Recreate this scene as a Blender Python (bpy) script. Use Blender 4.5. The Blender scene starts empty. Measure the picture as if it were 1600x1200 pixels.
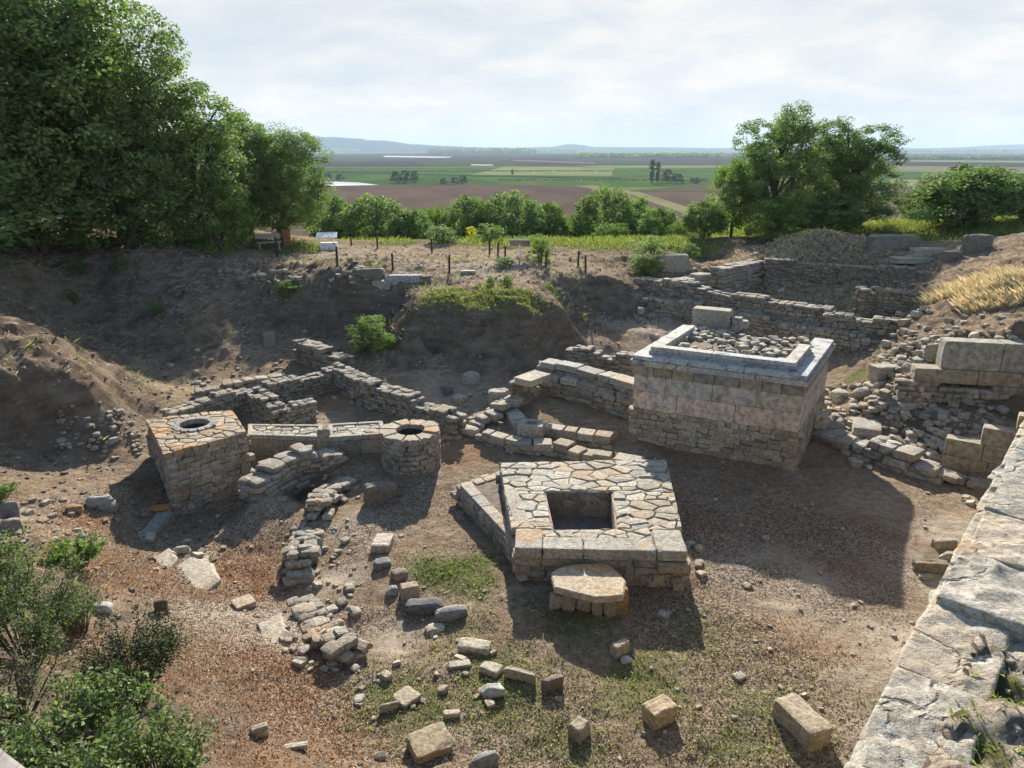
import bpy, math, random
import numpy as np
random.seed(7); RS = np.random.RandomState(7)
C = bpy.context.scene.collection
# ------------------------------------------------------------------ camera frame
HC = 9.0; F = 1150.0; TH = math.atan(368 / F)
CT, ST = math.cos(TH), math.sin(TH)
def ray(u, v):
    a = (u - 800) / F; b = (600 - v) / F
    return np.array([a, CT + b * ST, -ST + b * CT])
def at(u, v, z=0.0):
    d = ray(u, v); t = (z - HC) / d[2]
    return np.array([d[0] * t, d[1] * t, z])
def at_dist(u, v, y):
    d = ray(u, v); t = y / d[1]
    return np.array([d[0] * t, y, HC + d[2] * t])
# ------------------------------------------------------------------ noise
def _hash(ix, iy, seed):
    n = (ix.astype(np.int64) * 374761393 + iy.astype(np.int64) * 668265263 + seed * 974634777) & 0x7fffffff
    n = ((n ^ (n >> 13)) * 1274126177) & 0x7fffffff
    return ((n ^ (n >> 16)) & 0xffff) / 65535.0
def vnoise(x, y, seed=0):
    x = np.asarray(x, float); y = np.asarray(y, float)
    ix = np.floor(x); iy = np.floor(y); fx = x - ix; fy = y - iy
    fx = fx * fx * (3 - 2 * fx); fy = fy * fy * (3 - 2 * fy)
    ix = ix.astype(np.int64); iy = iy.astype(np.int64)
    a = _hash(ix, iy, seed); b = _hash(ix + 1, iy, seed); c = _hash(ix, iy + 1, seed); d = _hash(ix + 1, iy + 1, seed)
    return (a * (1 - fx) + b * fx) * (1 - fy) + (c * (1 - fx) + d * fx) * fy - 0.5
def fbm(x, y, octs=4, seed=0):
    s = 0; a = 1.0
    for o in range(octs):
        s = s + a * vnoise(x * 2 ** o + 17.3 * o, y * 2 ** o - 9.1 * o, seed + o); a *= 0.5
    return s
def sstep(a, b, x):
    t = np.clip((x - a) / (b - a), 0, 1); return t * t * (3 - 2 * t)
# ------------------------------------------------------------------ mesh collector
class MB:
    def __init__(s): s.v = []; s.l = []; s.n = []; s.c = []; s.m = []; s.k = 0
    def add(s, v, faces, col=(1, 1, 1), mat=0):
        v = np.asarray(v, float)
        s.v.append(v)
        if isinstance(faces, np.ndarray):
            s.l.append((faces + s.k).ravel()); s.n.append(np.full(len(faces), faces.shape[1])); nf = len(faces)
        else:
            s.l.append(np.array([i + s.k for f in faces for i in f])); s.n.append(np.array([len(f) for f in faces])); nf = len(faces)
        c = np.asarray(col, float)
        s.c.append(np.tile(c, (len(v), 1)) if c.ndim == 1 else c)
        s.m.append(np.full(nf, mat)); s.k += len(v)
    def verts(s): return np.vstack(s.v)
    def build(s, name, mats, parent=None, origin=None, smooth=False):
        v = np.vstack(s.v)
        if origin is None: origin = (0, 0, 0) if parent is not None else np.array([v[:, 0].mean(), v[:, 1].mean(), v[:, 2].min()])
        origin = np.asarray(origin, float)
        base = np.array(parent['_o']) if parent is not None and '_o' in parent else np.zeros(3)
        if parent is not None: v = v - base
        else: v = v - origin
        me = bpy.data.meshes.new(name)
        l = np.concatenate(s.l).astype(np.int32); n = np.concatenate(s.n).astype(np.int32)
        me.vertices.add(len(v)); me.vertices.foreach_set('co', v.ravel())
        me.loops.add(len(l)); me.loops.foreach_set('vertex_index', l)
        me.polygons.add(len(n)); me.polygons.foreach_set('loop_start', np.concatenate([[0], np.cumsum(n)[:-1]]).astype(np.int32))
        me.polygons.foreach_set('material_index', np.concatenate(s.m).astype(np.int32))
        me.polygons.foreach_set('use_smooth', np.full(len(n), smooth, dtype=bool))
        me.update(calc_edges=True)
        ca = me.color_attributes.new('Col', 'FLOAT_COLOR', 'POINT')
        c = np.vstack(s.c); c = np.hstack([c, np.ones((len(c), 1))]) if c.shape[1] == 3 else c
        ca.data.foreach_set('color', c.astype(np.float32).ravel())
        for m in (mats if isinstance(mats, (list, tuple)) else [mats]): me.materials.append(m)
        me.validate()
        o = bpy.data.objects.new(name, me); C.objects.link(o)
        if parent is not None: o.parent = parent
        else: o.location = origin
        if parent is not None: o['_o'] = [float(q) for q in base]
        else: o['_o'] = [float(q) for q in origin]
        return o
def tag(o, label=None, cat=None, group=None, kind=None):
    if label: o['label'] = label
    if cat: o['category'] = cat
    if group: o['group'] = group
    if kind: o['kind'] = kind
    return o
def empty(name, loc, label, cat, group=None):
    o = bpy.data.objects.new(name, None); C.objects.link(o); o.location = [float(q) for q in loc]
    o.empty_display_size = 0.3
    o['_o'] = [float(q) for q in loc]
    return tag(o, label, cat, group)
# ------------------------------------------------------------------ materials
def nodes(name):
    m = bpy.data.materials.new(name); m.use_nodes = True
    nt = m.node_tree; nt.nodes.clear()
    return m, nt
class NT:
    def __init__(s, nt): s.t = nt
    def n(s, typ, **kw):
        x = s.t.nodes.new(typ)
        ins = kw.pop('ins', {})
        for k, v in kw.items(): setattr(x, k, v)
        for k, v in ins.items():
            if hasattr(v, 'is_output'): s.t.links.new(v, x.inputs[k])
            else: x.inputs[k].default_value = v
        return x
    def noise(s, vec, scale, detail=4, rough=0.55, dist=0):
        return s.n('ShaderNodeTexNoise', ins={'Vector': vec, 'Scale': scale, 'Detail': detail, 'Roughness': rough, 'Distortion': dist}).outputs[0]
    def ramp(s, fac, a, b, c0=0.0, c1=1.0):
        return s.n('ShaderNodeMapRange', ins={0: fac, 1: a, 2: b, 3: c0, 4: c1}).outputs[0]
    def mix(s, fac, a, b, mode='MIX'):
        x = s.n('ShaderNodeMix', data_type='RGBA', blend_type=mode)
        for k, v in ((0, fac), (6, a), (7, b)):
            if hasattr(v, 'is_output'): s.t.links.new(v, x.inputs[k])
            else: x.inputs[k].default_value = (v if k == 0 else tuple(v) + ((1,) if len(v) == 3 else ()))
        return x.outputs[2]
    def math(s, op, a, b=0.0, c=0.0):
        return s.n('ShaderNodeMath', operation=op, ins={0: a, 1: b, 2: c}).outputs[0]
    def out(s, shader): s.n('ShaderNodeOutputMaterial', ins={0: shader})
    def bsdf(s, col, rough=0.9, normal=None, **kw):
        i = {'Base Color': col, 'Roughness': rough}
        if normal is not None: i['Normal'] = normal
        i['Specular IOR Level'] = kw.pop('spec', 0.25)
        i.update(kw)
        return s.n('ShaderNodeBsdfPrincipled', ins=i).outputs[0]
    def bump(s, h, strength=0.5, dist=0.02):
        return s.n('ShaderNodeBump', ins={'Height': h, 'Strength': strength, 'Distance': dist}).outputs[0]

def stone_mat(name, lichen=0.5, tint=(1, 1, 1), stain=0.55, fine=1.0, orange=(0.40, 0.215, 0.085), speck=1.0, bump=0.9, cracks=0.0):
    m, nt = nodes(name); g = NT(nt)
    co = g.n('ShaderNodeTexCoord').outputs['Object']
    col = g.n('ShaderNodeAttribute', attribute_name='Col').outputs[0]
    n1 = g.noise(co, 2.3, 6, 0.65); n2 = g.noise(co, 14 * fine, 6, 0.7); n3 = g.noise(co, 0.9, 5, 0.6); n4 = g.noise(co, 60 * fine, 3, 0.7)
    c = g.mix(1.0, col, tint, 'MULTIPLY')
    c = g.mix(g.ramp(n2, 0.42, 0.62), c, g.mix(1.0, c, (0.55, 0.53, 0.50), 'MULTIPLY'))
    c = g.mix(g.math('MULTIPLY', g.ramp(n1, 0.52, 0.68), stain), c, (0.085, 0.08, 0.075))
    c = g.mix(g.ramp(n4, 0.55, 0.72, 0, 0.55 * speck), c, g.mix(1.0, c, (1.45, 1.42, 1.35), 'MULTIPLY'))
    c = g.mix(g.ramp(n4, 0.44, 0.32, 0, 0.6 * speck), c, (0.05, 0.048, 0.045))
    up = g.n('ShaderNodeSeparateXYZ', ins={0: g.n('ShaderNodeNewGeometry').outputs['Normal']}).outputs[2]
    li = g.math('MULTIPLY', g.ramp(n3, 0.62 - 0.14 * lichen, 0.68 - 0.10 * lichen), g.ramp(up, 0.1, 0.7, 0.25, 1))
    li = g.math('MULTIPLY', li, g.ramp(n2, 0.36, 0.5))
    if lichen > 0: c = g.mix(g.math('MULTIPLY', li, min(1, lichen + 0.15)), c, orange)
    h = g.math('ADD', g.math('MULTIPLY', n2, 0.7), g.math('MULTIPLY', n4, 0.25))
    if cracks:
        wv = g.n('ShaderNodeVectorMath', operation='ADD', ins={0: co, 1: g.n('ShaderNodeVectorMath', operation='SCALE', ins={0: g.n('ShaderNodeTexNoise', ins={'Vector': co, 'Scale': 3.0, 'Detail': 6.0}).outputs['Color'], 3: 0.55}).outputs[0]}).outputs[0]
        ed = g.n('ShaderNodeTexVoronoi', feature='DISTANCE_TO_EDGE', ins={'Vector': wv, 'Scale': 0.9}).outputs['Distance']
        cr = g.math('MULTIPLY', g.ramp(ed, 0.03, 0.0), g.ramp(n1, .40, .56)); c = g.mix(g.math('MULTIPLY', cr, .6 * cracks), c, (.07, .06, .05))
        pit = g.ramp(g.n('ShaderNodeTexVoronoi', ins={'Vector': wv, 'Scale': 17.0}).outputs['Distance'], .22, .08); pit = g.math('MULTIPLY', pit, g.ramp(n2, .45, .6)); c = g.mix(g.math('MULTIPLY', pit, .7), c, (.09, .08, .07))
        c = g.mix(g.ramp(g.noise(co, 5.5, 5, .7), .55, .62, 0, .55), c, (.50, .49, .45)); c = g.mix(g.ramp(g.noise(co, 1.3, 6, .7), .54, .64, 0, .6), c, (.33, .27, .20))
        h = g.math('SUBTRACT', g.math('SUBTRACT', h, g.math('MULTIPLY', cr, 1.2)), g.math('MULTIPLY', pit, .8))
    g.out(g.bsdf(c, 0.92, g.bump(h, bump, 0.035)))
    return m
def leaf_mat(name, c1, c2, trans=0.35, tt=(1.25, 1.5, .75)):
    m, nt = nodes(name); g = NT(nt)
    col = g.n('ShaderNodeAttribute', attribute_name='Col')
    f = g.n('ShaderNodeSeparateColor', ins={0: col.outputs[0]})
    c = g.mix(f.outputs[0], c1, c2)
    c = g.mix(g.math('MULTIPLY', f.outputs[1], 0.5), c, g.mix(1.0, c, (1.6, 1.35, 0.8), 'MULTIPLY'))
    b = g.bsdf(c, 0.6, spec=0.12)
    t = g.n('ShaderNodeBsdfTranslucent', ins={0: g.mix(1.0, c, tt, 'MULTIPLY')}).outputs[0]
    g.out(g.n('ShaderNodeMixShader', ins={0: trans, 1: b, 2: t}).outputs[0])
    return m
def plain_mat(name, col, rough=0.8, var=0.25, scale=12, bump=0.3, spec=0.25, stretch=None):
    m, nt = nodes(name); g = NT(nt)
    co = g.n('ShaderNodeTexCoord').outputs['Object']
    if stretch: co = g.n('ShaderNodeMapping', ins={0: co, 3: stretch}).outputs[0]
    n = g.noise(co, scale, 5, 0.65)
    c = g.mix(g.ramp(n, 0.35, 0.65), tuple(q * (1 - var) for q in col), tuple(q * (1 + var) for q in col))
    g.out(g.bsdf(c, rough, g.bump(n, bump, 0.02), spec=spec))
    return m
M = {}
M['rubble'] = stone_mat('rubble_stone', 0.35, (1.0, 0.97, 0.91), 0.45)
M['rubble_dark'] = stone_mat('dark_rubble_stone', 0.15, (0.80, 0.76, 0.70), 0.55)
M['lichen'] = stone_mat('lichen_stone', 0.85, (1.0, 0.93, 0.82), 0.4)
M['ashlar'] = stone_mat('ashlar_stone', 0.0, (1.0, 0.97, 0.90), 0.55, speck=.15, bump=.3, fine=.45)
M['marble'] = stone_mat('weathered_marble', 0.0, (.82, .815, .79), 0.85, speck=.45, bump=.5)
M['old_wall'] = stone_mat('eroded_wall_stone', .25, (.92, .88, .80), .5, cracks=.55, bump=.8)
M['block'] = stone_mat('loose_stone', 0.55, (1.0, 0.96, 0.88), 0.35)
M['grey'] = stone_mat('grey_stone', 0.1, (0.9, 0.9, 0.88), 0.6)
M['bark'] = plain_mat('bark', (0.11, 0.085, 0.065), 0.95, 0.35, 8, 0.8)
M['leaf_far'] = leaf_mat('foliage_dark_green', (0.075, 0.115, 0.045), (0.215, 0.285, 0.11))
M['leaf_light'] = leaf_mat('foliage_light_green', (0.085, 0.135, 0.035), (0.21, 0.29, 0.085))
M['leaf_olive'] = leaf_mat('foliage_grey_green', (0.055, 0.075, 0.035), (0.13, 0.16, 0.07))
M['leaf_yellow'] = leaf_mat('foliage_yellow', (0.35, 0.33, 0.03), (0.55, 0.5, 0.05))
M['wood_dark'] = plain_mat('dark_post_wood', (0.06, 0.04, 0.03), 0.85, 0.4, 30, 0.3)
M['wood_grey'] = plain_mat('weathered_grey_wood', (0.30, 0.27, 0.24), 0.85, 0.3, 3, 0.5, stretch=(20, 1, 20))
M['white'] = plain_mat('white_metal', (0.72, 0.72, 0.70), 0.5, 0.08, 20, 0.05, 0.4)
M['soil'] = plain_mat('dark_soil', (0.15, 0.115, 0.085), 0.98, 0.4, 6, 0.9)
M['mortar'] = plain_mat('earth_mortar', (0.17, 0.14, 0.115), 0.98, 0.35, 12, 0.9)
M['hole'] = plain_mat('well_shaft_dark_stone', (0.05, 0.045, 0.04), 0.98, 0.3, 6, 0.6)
# ------------------------------------------------------------------ rock templates
def cube_grid(n):
    idx = {}; vs = []; fs = []
    def vid(p):
        k = tuple(np.round(p, 6))
        if k not in idx: idx[k] = len(vs); vs.append(p)
        return idx[k]
    for ax in range(3):
        for sg in (-1, 1):
            a = (ax + 1) % 3; b = (ax + 2) % 3
            for i in range(n):
                for j in range(n):
                    q = []
                    for (di, dj) in ((0, 0), (1, 0), (1, 1), (0, 1)):
                        p = [0, 0, 0]; p[ax] = sg; p[a] = -1 + 2 * (i + di) / n; p[b] = -1 + 2 * (j + dj) / n
                        q.append(vid(tuple(p)))
                    fs.append(q if sg > 0 else q[::-1])
    return np.array(vs, float), np.array(fs)
GRID = {n: cube_grid(n) for n in (3, 4, 8, 14)}
def noise3(p, sc, seed):
    return (vnoise(p[:, 0] * sc + 3.1 * p[:, 2] * sc, p[:, 1] * sc, seed) + vnoise(p[:, 1] * sc + 5.7, p[:, 2] * sc, seed + 1) + vnoise(p[:, 2] * sc, p[:, 0] * sc + 2.2, seed + 2)) / 1.5
def rock(seed, n=3, box=6.0, cuts=4, cutd=0.95, rough=0.10):
    r = np.random.RandomState(seed)
    g, f = GRID[n]
    g = np.sign(g) * np.abs(g) ** 0.8
    q = g / (np.sum(np.abs(g) ** box, axis=1) ** (1 / box))[:, None]
    for _ in range(cuts):
        d = r.normal(size=3); d /= np.linalg.norm(d)
        dd = cutd + r.uniform(-0.08, 0.25)
        s = q @ d - dd; q = q - np.maximum(s, 0)[:, None] * d
    nn = q / (np.linalg.norm(q, axis=1)[:, None] + 1e-6)
    q = q + nn * (noise3(q, 1.3, seed * 7) * rough * 1.6 + (noise3(q, 4.0, seed * 7 + 3) * rough * 0.8 if n > 3 else 0) + (noise3(q, 9.0, seed * 7 + 5) * rough * 0.45 if n > 7 else 0))[:, None]
    return q, f
TPL = [rock(100 + i, 3, 5 + (i % 4) * 1.5, 4, 1.0, 0.13) for i in range(28)]
TPLB = [rock(200 + i, 4, 16, 2, 1.45, 0.035) for i in range(16)]
def rotz(a):
    c, s = math.cos(a), math.sin(a); return np.array([[c, -s, 0], [s, c, 0], [0, 0, 1.0]])
def rotx(a):
    c, s = math.cos(a), math.sin(a); return np.array([[1.0, 0, 0], [0, c, -s], [0, s, c]])
def stonecol(base=(0.36, 0.325, 0.275), var=0.28):
    k = 1 + random.uniform(-var, var * 0.8); w = random.uniform(-0.06, 0.07)
    return (base[0] * k * (1 + w), base[1] * k, base[2] * k * (1 - w * 1.3))
def add_stone(mb, c, dims, ang=0.0, tilt=0.06, tpl=None, col=None, mat=0):
    q, f = random.choice(tpl or TPL)
    R = rotz(ang + random.uniform(-tilt, tilt)) @ rotx(random.uniform(-tilt, tilt))
    v = (q * (np.array(dims) / 2)) @ R.T + np.asarray(c)
    mb.add(v, f, col or stonecol(), mat)
def box_v(mb, c, dims, ang=0.0, col=(1, 1, 1), mat=0, R=None):
    x, y, z = np.array(dims) / 2
    v = np.array([[-x, -y, -z], [x, -y, -z], [x, y, -z], [-x, y, -z], [-x, -y, z], [x, -y, z], [x, y, z], [-x, y, z]])
    R = rotz(ang) if R is None else R
    mb.add(v @ R.T + np.asarray(c), [[0, 3, 2, 1], [4, 5, 6, 7], [0, 1, 5, 4], [1, 2, 6, 5], [2, 3, 7, 6], [3, 0, 4, 7]], col, mat)
def tube(mb, pts, rads, n=8, col=(1, 1, 1), cap=True):
    pts = [np.asarray(p, float) for p in pts]; vs = []; fs = []
    for i, p in enumerate(pts):
        d = pts[min(i + 1, len(pts) - 1)] - pts[max(i - 1, 0)]; d = d / (np.linalg.norm(d) + 1e-9)
        a = np.cross(d, [0, 0, 1.0]) if abs(d[2]) < 0.95 else np.cross(d, [1.0, 0, 0]); a /= np.linalg.norm(a); b = np.cross(d, a)
        for k in range(n):
            t = 2 * math.pi * k / n; vs.append(p + rads[i] * (math.cos(t) * a + math.sin(t) * b))
    for i in range(len(pts) - 1):
        for k in range(n):
            fs.append([i * n + k, i * n + (k + 1) % n, (i + 1) * n + (k + 1) % n, (i + 1) * n + k])
    if cap: fs.append(list(range(n))[::-1]); fs.append([(len(pts) - 1) * n + k for k in range(n)])
    mb.add(np.array(vs), fs, col)
# ------------------------------------------------------------------ terrain
CP = [  # pixel u, v and the ground height there
 (640,760,0),(700,800,0),(900,980,0),(1200,1150,0),(1100,1000,0),(700,1100,0),(900,1190,0),(1300,900,0),(1450,850,0),(1540,790,0),
 (1250,750,0),(1000,722,0),(620,900,0),(560,850,0),(730,700,.1),(600,1190,.1),(1390,1000,0),(1330,1100,0),(1290,1190,0),(1100,850,0),(1400,760,0),
 (500,1150,.1),(400,1100,.25),(330,1180,.9),(300,1000,.5),(430,1000,.0),(430,930,-.2),(435,880,-.3),(380,900,-.25),(300,850,-.3),(470,785,-.6),(410,800,-.7),(330,825,-.55),(395,772,.12),(440,748,.2),(480,730,.25),(525,724,.2),
 (240,860,-.1),(200,760,.3),(170,850,.4),(100,800,.65),(40,850,1.2),(0,900,1.8),(100,950,1.5),(200,950,.8),(180,1100,1.9),(100,1190,2.9),(0,1100,3.1),(0,1190,3.6),(230,1190,1.8),
 (150,700,.6),(60,700,.85),(0,650,1.85),(100,600,2.35),(100,650,1.5),(0,750,.9),(0,600,2.7),(0,560,3.2),(0,505,3.9),(0,700,1.15),(80,520,3.3),(150,578,2.3),(190,625,1.2),(225,655,.5),
 (300,600,.4),(400,590,.4),(250,590,.6),(200,555,1.2),(150,510,1.7),(150,450,2.9),(60,430,3.9),(0,400,4.8),(200,400,4.2),(300,395,3.9),(100,375,4.6),(350,405,3.6),
 (300,480,2.5),(400,470,2.2),(250,520,1.8),(400,540,.9),(340,425,3.4),(450,440,3.0),(550,450,2.9),(640,460,2.8),
 (450,500,1.5),(550,495,1.6),(590,528,.85),(520,540,.7),(450,560,.6),(500,520,.95),
 (450,400,3.2),(600,395,3.2),(700,410,3.2),(850,420,3.1),(900,400,3.2),(500,380,3.2),(650,380,3.2),(800,385,3.25),(950,385,3.2),(1050,385,3.3),(1000,400,3.1),(930,425,2.9),
 (820,405,3.45),(700,450,2.85),(850,455,2.85),(660,480,2.7),(740,492,2.65),(830,487,2.65),(880,480,2.5),(720,587,.6),(800,592,.6),(860,572,.7),(670,560,.9),(640,578,.8),(620,545,1.25),(590,580,.7),(560,600,.55),(655,525,1.9),(640,502,2.2),
 (900,440,2.9),(950,435,2.9),(930,485,1.5),(900,520,1.2),(940,530,.9),(1000,520,1.0),(970,500,1.1),(880,545,.85),
 (500,640,.3),(600,640,.3),(560,610,.5),(650,600,.6),(750,620,.5),(450,650,.2),(300,645,.3),(400,700,.1),(470,690,.1),(440,715,.05),
 (900,625,.35),(960,660,.2),(850,690,.15),(1050,500,1.1),(1150,520,1.0),(1330,560,.9),(1300,540,1.0),(1200,487,1.3),(1100,460,1.6),(1200,445,2.0),(1300,455,2.0),(1400,480,2.0),(1300,440,2.2),
 (1220,407,3.2),(1290,363,4.5),(1240,370,4.2),(1372,407,3.3),(1340,372,4.2),(1200,385,3.3),(1400,380,3.5),(1500,380,3.8),(1600,400,4.5),(1500,450,3.3),(1450,485,2.8),(1580,440,4.2),(1520,420,3.9),
 (1400,530,1.9),(1500,520,3.1),(1600,500,3.8),(1430,560,1.7),(1340,590,.9),(1350,620,.7),(1290,640,.2),(1050,400,3.2),(1150,380,3.3),(1100,415,2.3),(1130,395,3.0),(1000,430,2.4),
 (1500,655,.9),(1450,640,.9),(1540,650,1.0),(1420,650,.8),(1400,610,1.3),(1340,672,.3),(1400,695,.2),(1290,662,.15),(1540,524,3.1),(1600,528,3.15),(1500,745,0),(1450,735,0)]
W0 = np.array([2.0, 3.6]); WD = np.array([0.645, 0.764]); WN = np.array([WD[1], -WD[0]])   # near pit wall: point, direction, normal away from the pit
_dir = [(-25,15,6),(-30,30,6),(-20,45,5),(-40,60,4),(30,50,4.3),(40,30,5),(0,52,3.2),(-15,50,3.5),(20,52,3.5),(17,24,3.4),(22,26,4.2),(26,38,4.8),(-11.5,8.5,3.4),(-9,3,5.4),(-20,5,6),
        (0,0,5.1),(-4,1.5,5.1),(-6,4,4.9),(0,4.2,2.6),(1.2,5,.9),(0,6.5,.5),(-2,5.5,2.6),(-1,-6,5.1),(10,-5,5.2),(-10,-8,5.3),(-17,11,3.2),(-14,15,1.3),(60,60,3),(-60,60,3),(-19,22,4.8),(3,5.6,.1),(5,8,0),(9,12.5,0),(15,21.3,1.0),(16.5,20.7,1.1),(18,20.2,1.2),(20,19.5,1.6),(13.5,21.6,1.0),(15.4,22.0,1.15),(16.4,21.5,1.15),(17.5,21.1,1.2),(19,20.7,1.4)]
PTS = np.array([at(*p) for p in CP] + [np.array(p, float) for p in _dir])
def _solve():
    X = PTS[:, :2]; D = np.sqrt(((X[:, None] - X[None]) ** 2).sum(-1) + 0.05)
    n = len(X); A = np.zeros((n + 1, n + 1)); A[:n, :n] = D + np.eye(n) * -0.02; A[:n, n] = 1; A[n, :n] = 1
    return np.linalg.solve(A, np.concatenate([PTS[:, 2], [0]]))
WT = _solve()
def base_h(x, y):
    x = np.asarray(x, float).ravel(); y = np.asarray(y, float).ravel(); out = np.empty(len(x))
    for s in range(0, len(x), 20000):
        a = x[s:s + 20000]; b = y[s:s + 20000]
        D = np.sqrt((a[:, None] - PTS[None, :, 0]) ** 2 + (b[:, None] - PTS[None, :, 1]) ** 2 + 0.05)
        out[s:s + 20000] = D @ WT[:-1] + WT[-1]
    return out
def height(x, y):
    sh = np.shape(x); x = np.asarray(x, float).ravel(); y = np.asarray(y, float).ravel()
    z = np.full(len(x), 3.2)
    near = (np.abs(x) < 90) & (y < 110) & (y > -40)
    if near.any(): z[near] = base_h(x[near], y[near])
    far = sstep(50, 85, np.maximum(np.abs(x) , y)) ; z = z * (1 - far) + 3.0 * far
    # higher ground behind the near wall
    s = (x - W0[0]) * WN[0] + (y - W0[1]) * WN[1]; t = (x - W0[0]) * WD[0] + (y - W0[1]) * WD[1]
    m = sstep(0.2, 0.4, s) * sstep(18, 15.5, y) * sstep(-30, -8, t) * sstep(30, 18, s)
    z = z * (1 - m) + m * (5.20 + 0.06 * fbm(x * 3, y * 3, 4, 33) + .03 * fbm(x * 11, y * 11, 2, 34))
    # roughness: stronger on banks
    r = np.sqrt(x * x * 0.35 + y * y)
    k = sstep(260, 60, r)
    z = z + k * (0.16 * fbm(x * 0.45, y * 0.45, 4, 3) + 0.045 * fbm(x * 2.6, y * 2.6, 3, 11) * (1 + 1.6 * sstep(0.6, 2.0, z) * sstep(52, 45, y)))
    z = z + sstep(0.9, 1.6, z) * sstep(3.2, 2.4, z) * 0.22 * fbm(x * 1.3, y * 1.3, 3, 21) * sstep(52, 45, y)
    z = z + sstep(.7, 1.2, z) * sstep(48, 40, y) * (.17 * np.abs(fbm(x * 3.1, y * 2.4, 4, 81)) + .06 * fbm(x * 7, y * 7, 2, 91))
    z = z + sstep(.7, 1.6, z) * sstep(-5, -8, x) * sstep(42, 38, y) * (.55 * (np.abs(fbm(x * .9, y * .35, 4, 61)) - .2) - .25 * np.abs(fbm(x * 2.2, y * .8, 3, 62)))
    dr = 3.6 * sstep(49, 63, y) * sstep(22, 10, x) * sstep(-60, -20, x)
    z = z - np.where(y > 45, dr, 0) * sstep(240, 100, r) - sstep(54, 240, r) * 33
    z = np.where(r > 240, -30.0, z)
    return z.reshape(sh)
def hit(u, v):
    d = ray(u, v); t = np.concatenate([np.arange(3, 60, 0.05), np.arange(60, 400, 1.0)])
    x = d[0] * t; y = d[1] * t; z = HC + d[2] * t
    b = np.nonzero(height(x, y) > z)[0]
    i = b[0] if len(b) else -1
    return np.array([x[i], y[i], height(x[i:i + 1] if i >= 0 else x[-1:], y[i:i + 1] if i >= 0 else y[-1:])[0]])
def hz(x, y): return float(height(np.array([x]), np.array([y]))[0])
def axis(start, stop, d0, g):
    a = [start]
    while a[-1] < stop: a.append(a[-1] + max(d0, g * abs(a[-1])))
    return a
ys = [-60, -45, -30, -20, -14, -10, -7, -5, -3.5, -2, -1, 0, 1] + axis(2, 60, 0.055, 0.0062) ; ys += axis(ys[-1] * 1.02, 16000, 1, 0.035)
xp = axis(0, 12, 0.075, 0.004); xp += axis(xp[-1] * 1.01, 40, 0.1, 0.008); xp += axis(xp[-1] * 1.03, 14000, 1, 0.05)
xs = np.array([-q for q in xp[:0:-1]] + xp); ys = np.array(ys)
GX, GY = np.meshgrid(xs, ys)
GZ = height(GX, GY)
# surface cover masks: r rusty dry grass, g green grass, b pale bare earth, a leaf litter
def blob(u, v, rad, st=1.0, sq=1.0): 
    p = hit(u, v); return (p[0], p[1], rad, st, sq)
RUST = [blob(*q) for q in [(200,890,1.6),(300,1060,1.8),(400,1080,1.5),(150,680,1.3,.6),(380,900,1.6,.9),(720,710,1.0,.9),(500,1150,1.2,.8),(400,1180,1.2,.9),(1330,880,1.2,.4),(520,620,1.8,.7),
   (620,690,1.0,.6),(1450,480,3,.5),(1330,820,1.5,.4),(1250,1000,1.6,.35),(130,820,1.2,.6),(700,700,1.2,.6),(250,780,1.4,.4),(650,590,1.6,.4),(950,520,2,.5),(1500,540,2,.5),(560,780,1.0,.3)]]
GREEN = [blob(*q) for q in [(700,890,1.0,.9),(740,920,.9,.7),(760,462,2.0,.9),(830,474,1.2,1),(690,460,1.8,.8),(860,455,1.2,.6),(900,980,1.3,.6),(1000,1060,1.5,.6),(640,1090,1.3,.6),(780,1070,1.4,.65),(1100,1000,1.3,.45),(1150,1150,1.4,.55),(880,1150,1.3,.55),(700,980,1.0,.5),(620,380,4,.6),(560,378,3,.5),
   (1050,380,5,.9),(950,378,6,.9),(1430,350,8,1),(1500,370,6,.9),(1320,350,6,.9),(1350,585,.9,.9),(1570,1070,.25,1),(1530,1075,.2,1),(1500,1120,.15,.9),(1560,1180,.25,.7),(1440,1090,.12,.9),(1545,970,.12,.9),(1380,1170,.12,.8),(480,500,2,.4),(420,380,5,.8),(600,535,1.5,.6),(590,430,2,.3),
   (1200,1100,1.3,.5),(1380,1130,.8,.5),(440,620,1.5,.25),(800,375,8,.7),(1250,1050,1.0,.3)]]
PALE = [blob(*q) for q in [(430,1000,.9,1),(330,900,.8,1),(290,880,.7,.9),(370,950,.8,.9),(500,1030,.7,.8),(400,770,1.2,.6),(560,820,.7,.7),(520,900,.7,.6),(600,1000,.7,.6),(760,410,5,.5),(550,400,5,.5),
   (1450,900,1.0,.7),(1250,920,1.4,.6),(1400,1000,1.0,.6),(1150,880,.9,.7),(900,560,2,.4),(1480,830,1.0,.6),(480,670,1,.5),(700,620,2,.3),(1350,1050,.8,.5),(1000,510,2,.5),(1500,1050,1.6,1),(1580,1000,1.6,1),(1430,1190,1.2,1)]]
PALE += [(x_, y_, 1.3, 1, 1) for x_, y_ in ((4.2, 4.2), (5.2, 5.4), (5.8, 3.8), (6.6, 6.6), (3.4, 3.2))]
def field(bl, x, y):
    o = np.zeros(x.shape)
    wx = x + 0.7 * fbm(x * .8, y * .8, 3, 41); wy = y + 0.7 * fbm(x * .8, y * .8, 3, 51)
    for (bx, by, r, st, sq) in bl:
        d2 = ((wx - bx) ** 2 + ((wy - by) * sq) ** 2) / (r * r); o = np.maximum(o, st * np.exp(-d2 * 1.1))
    return o
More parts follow.
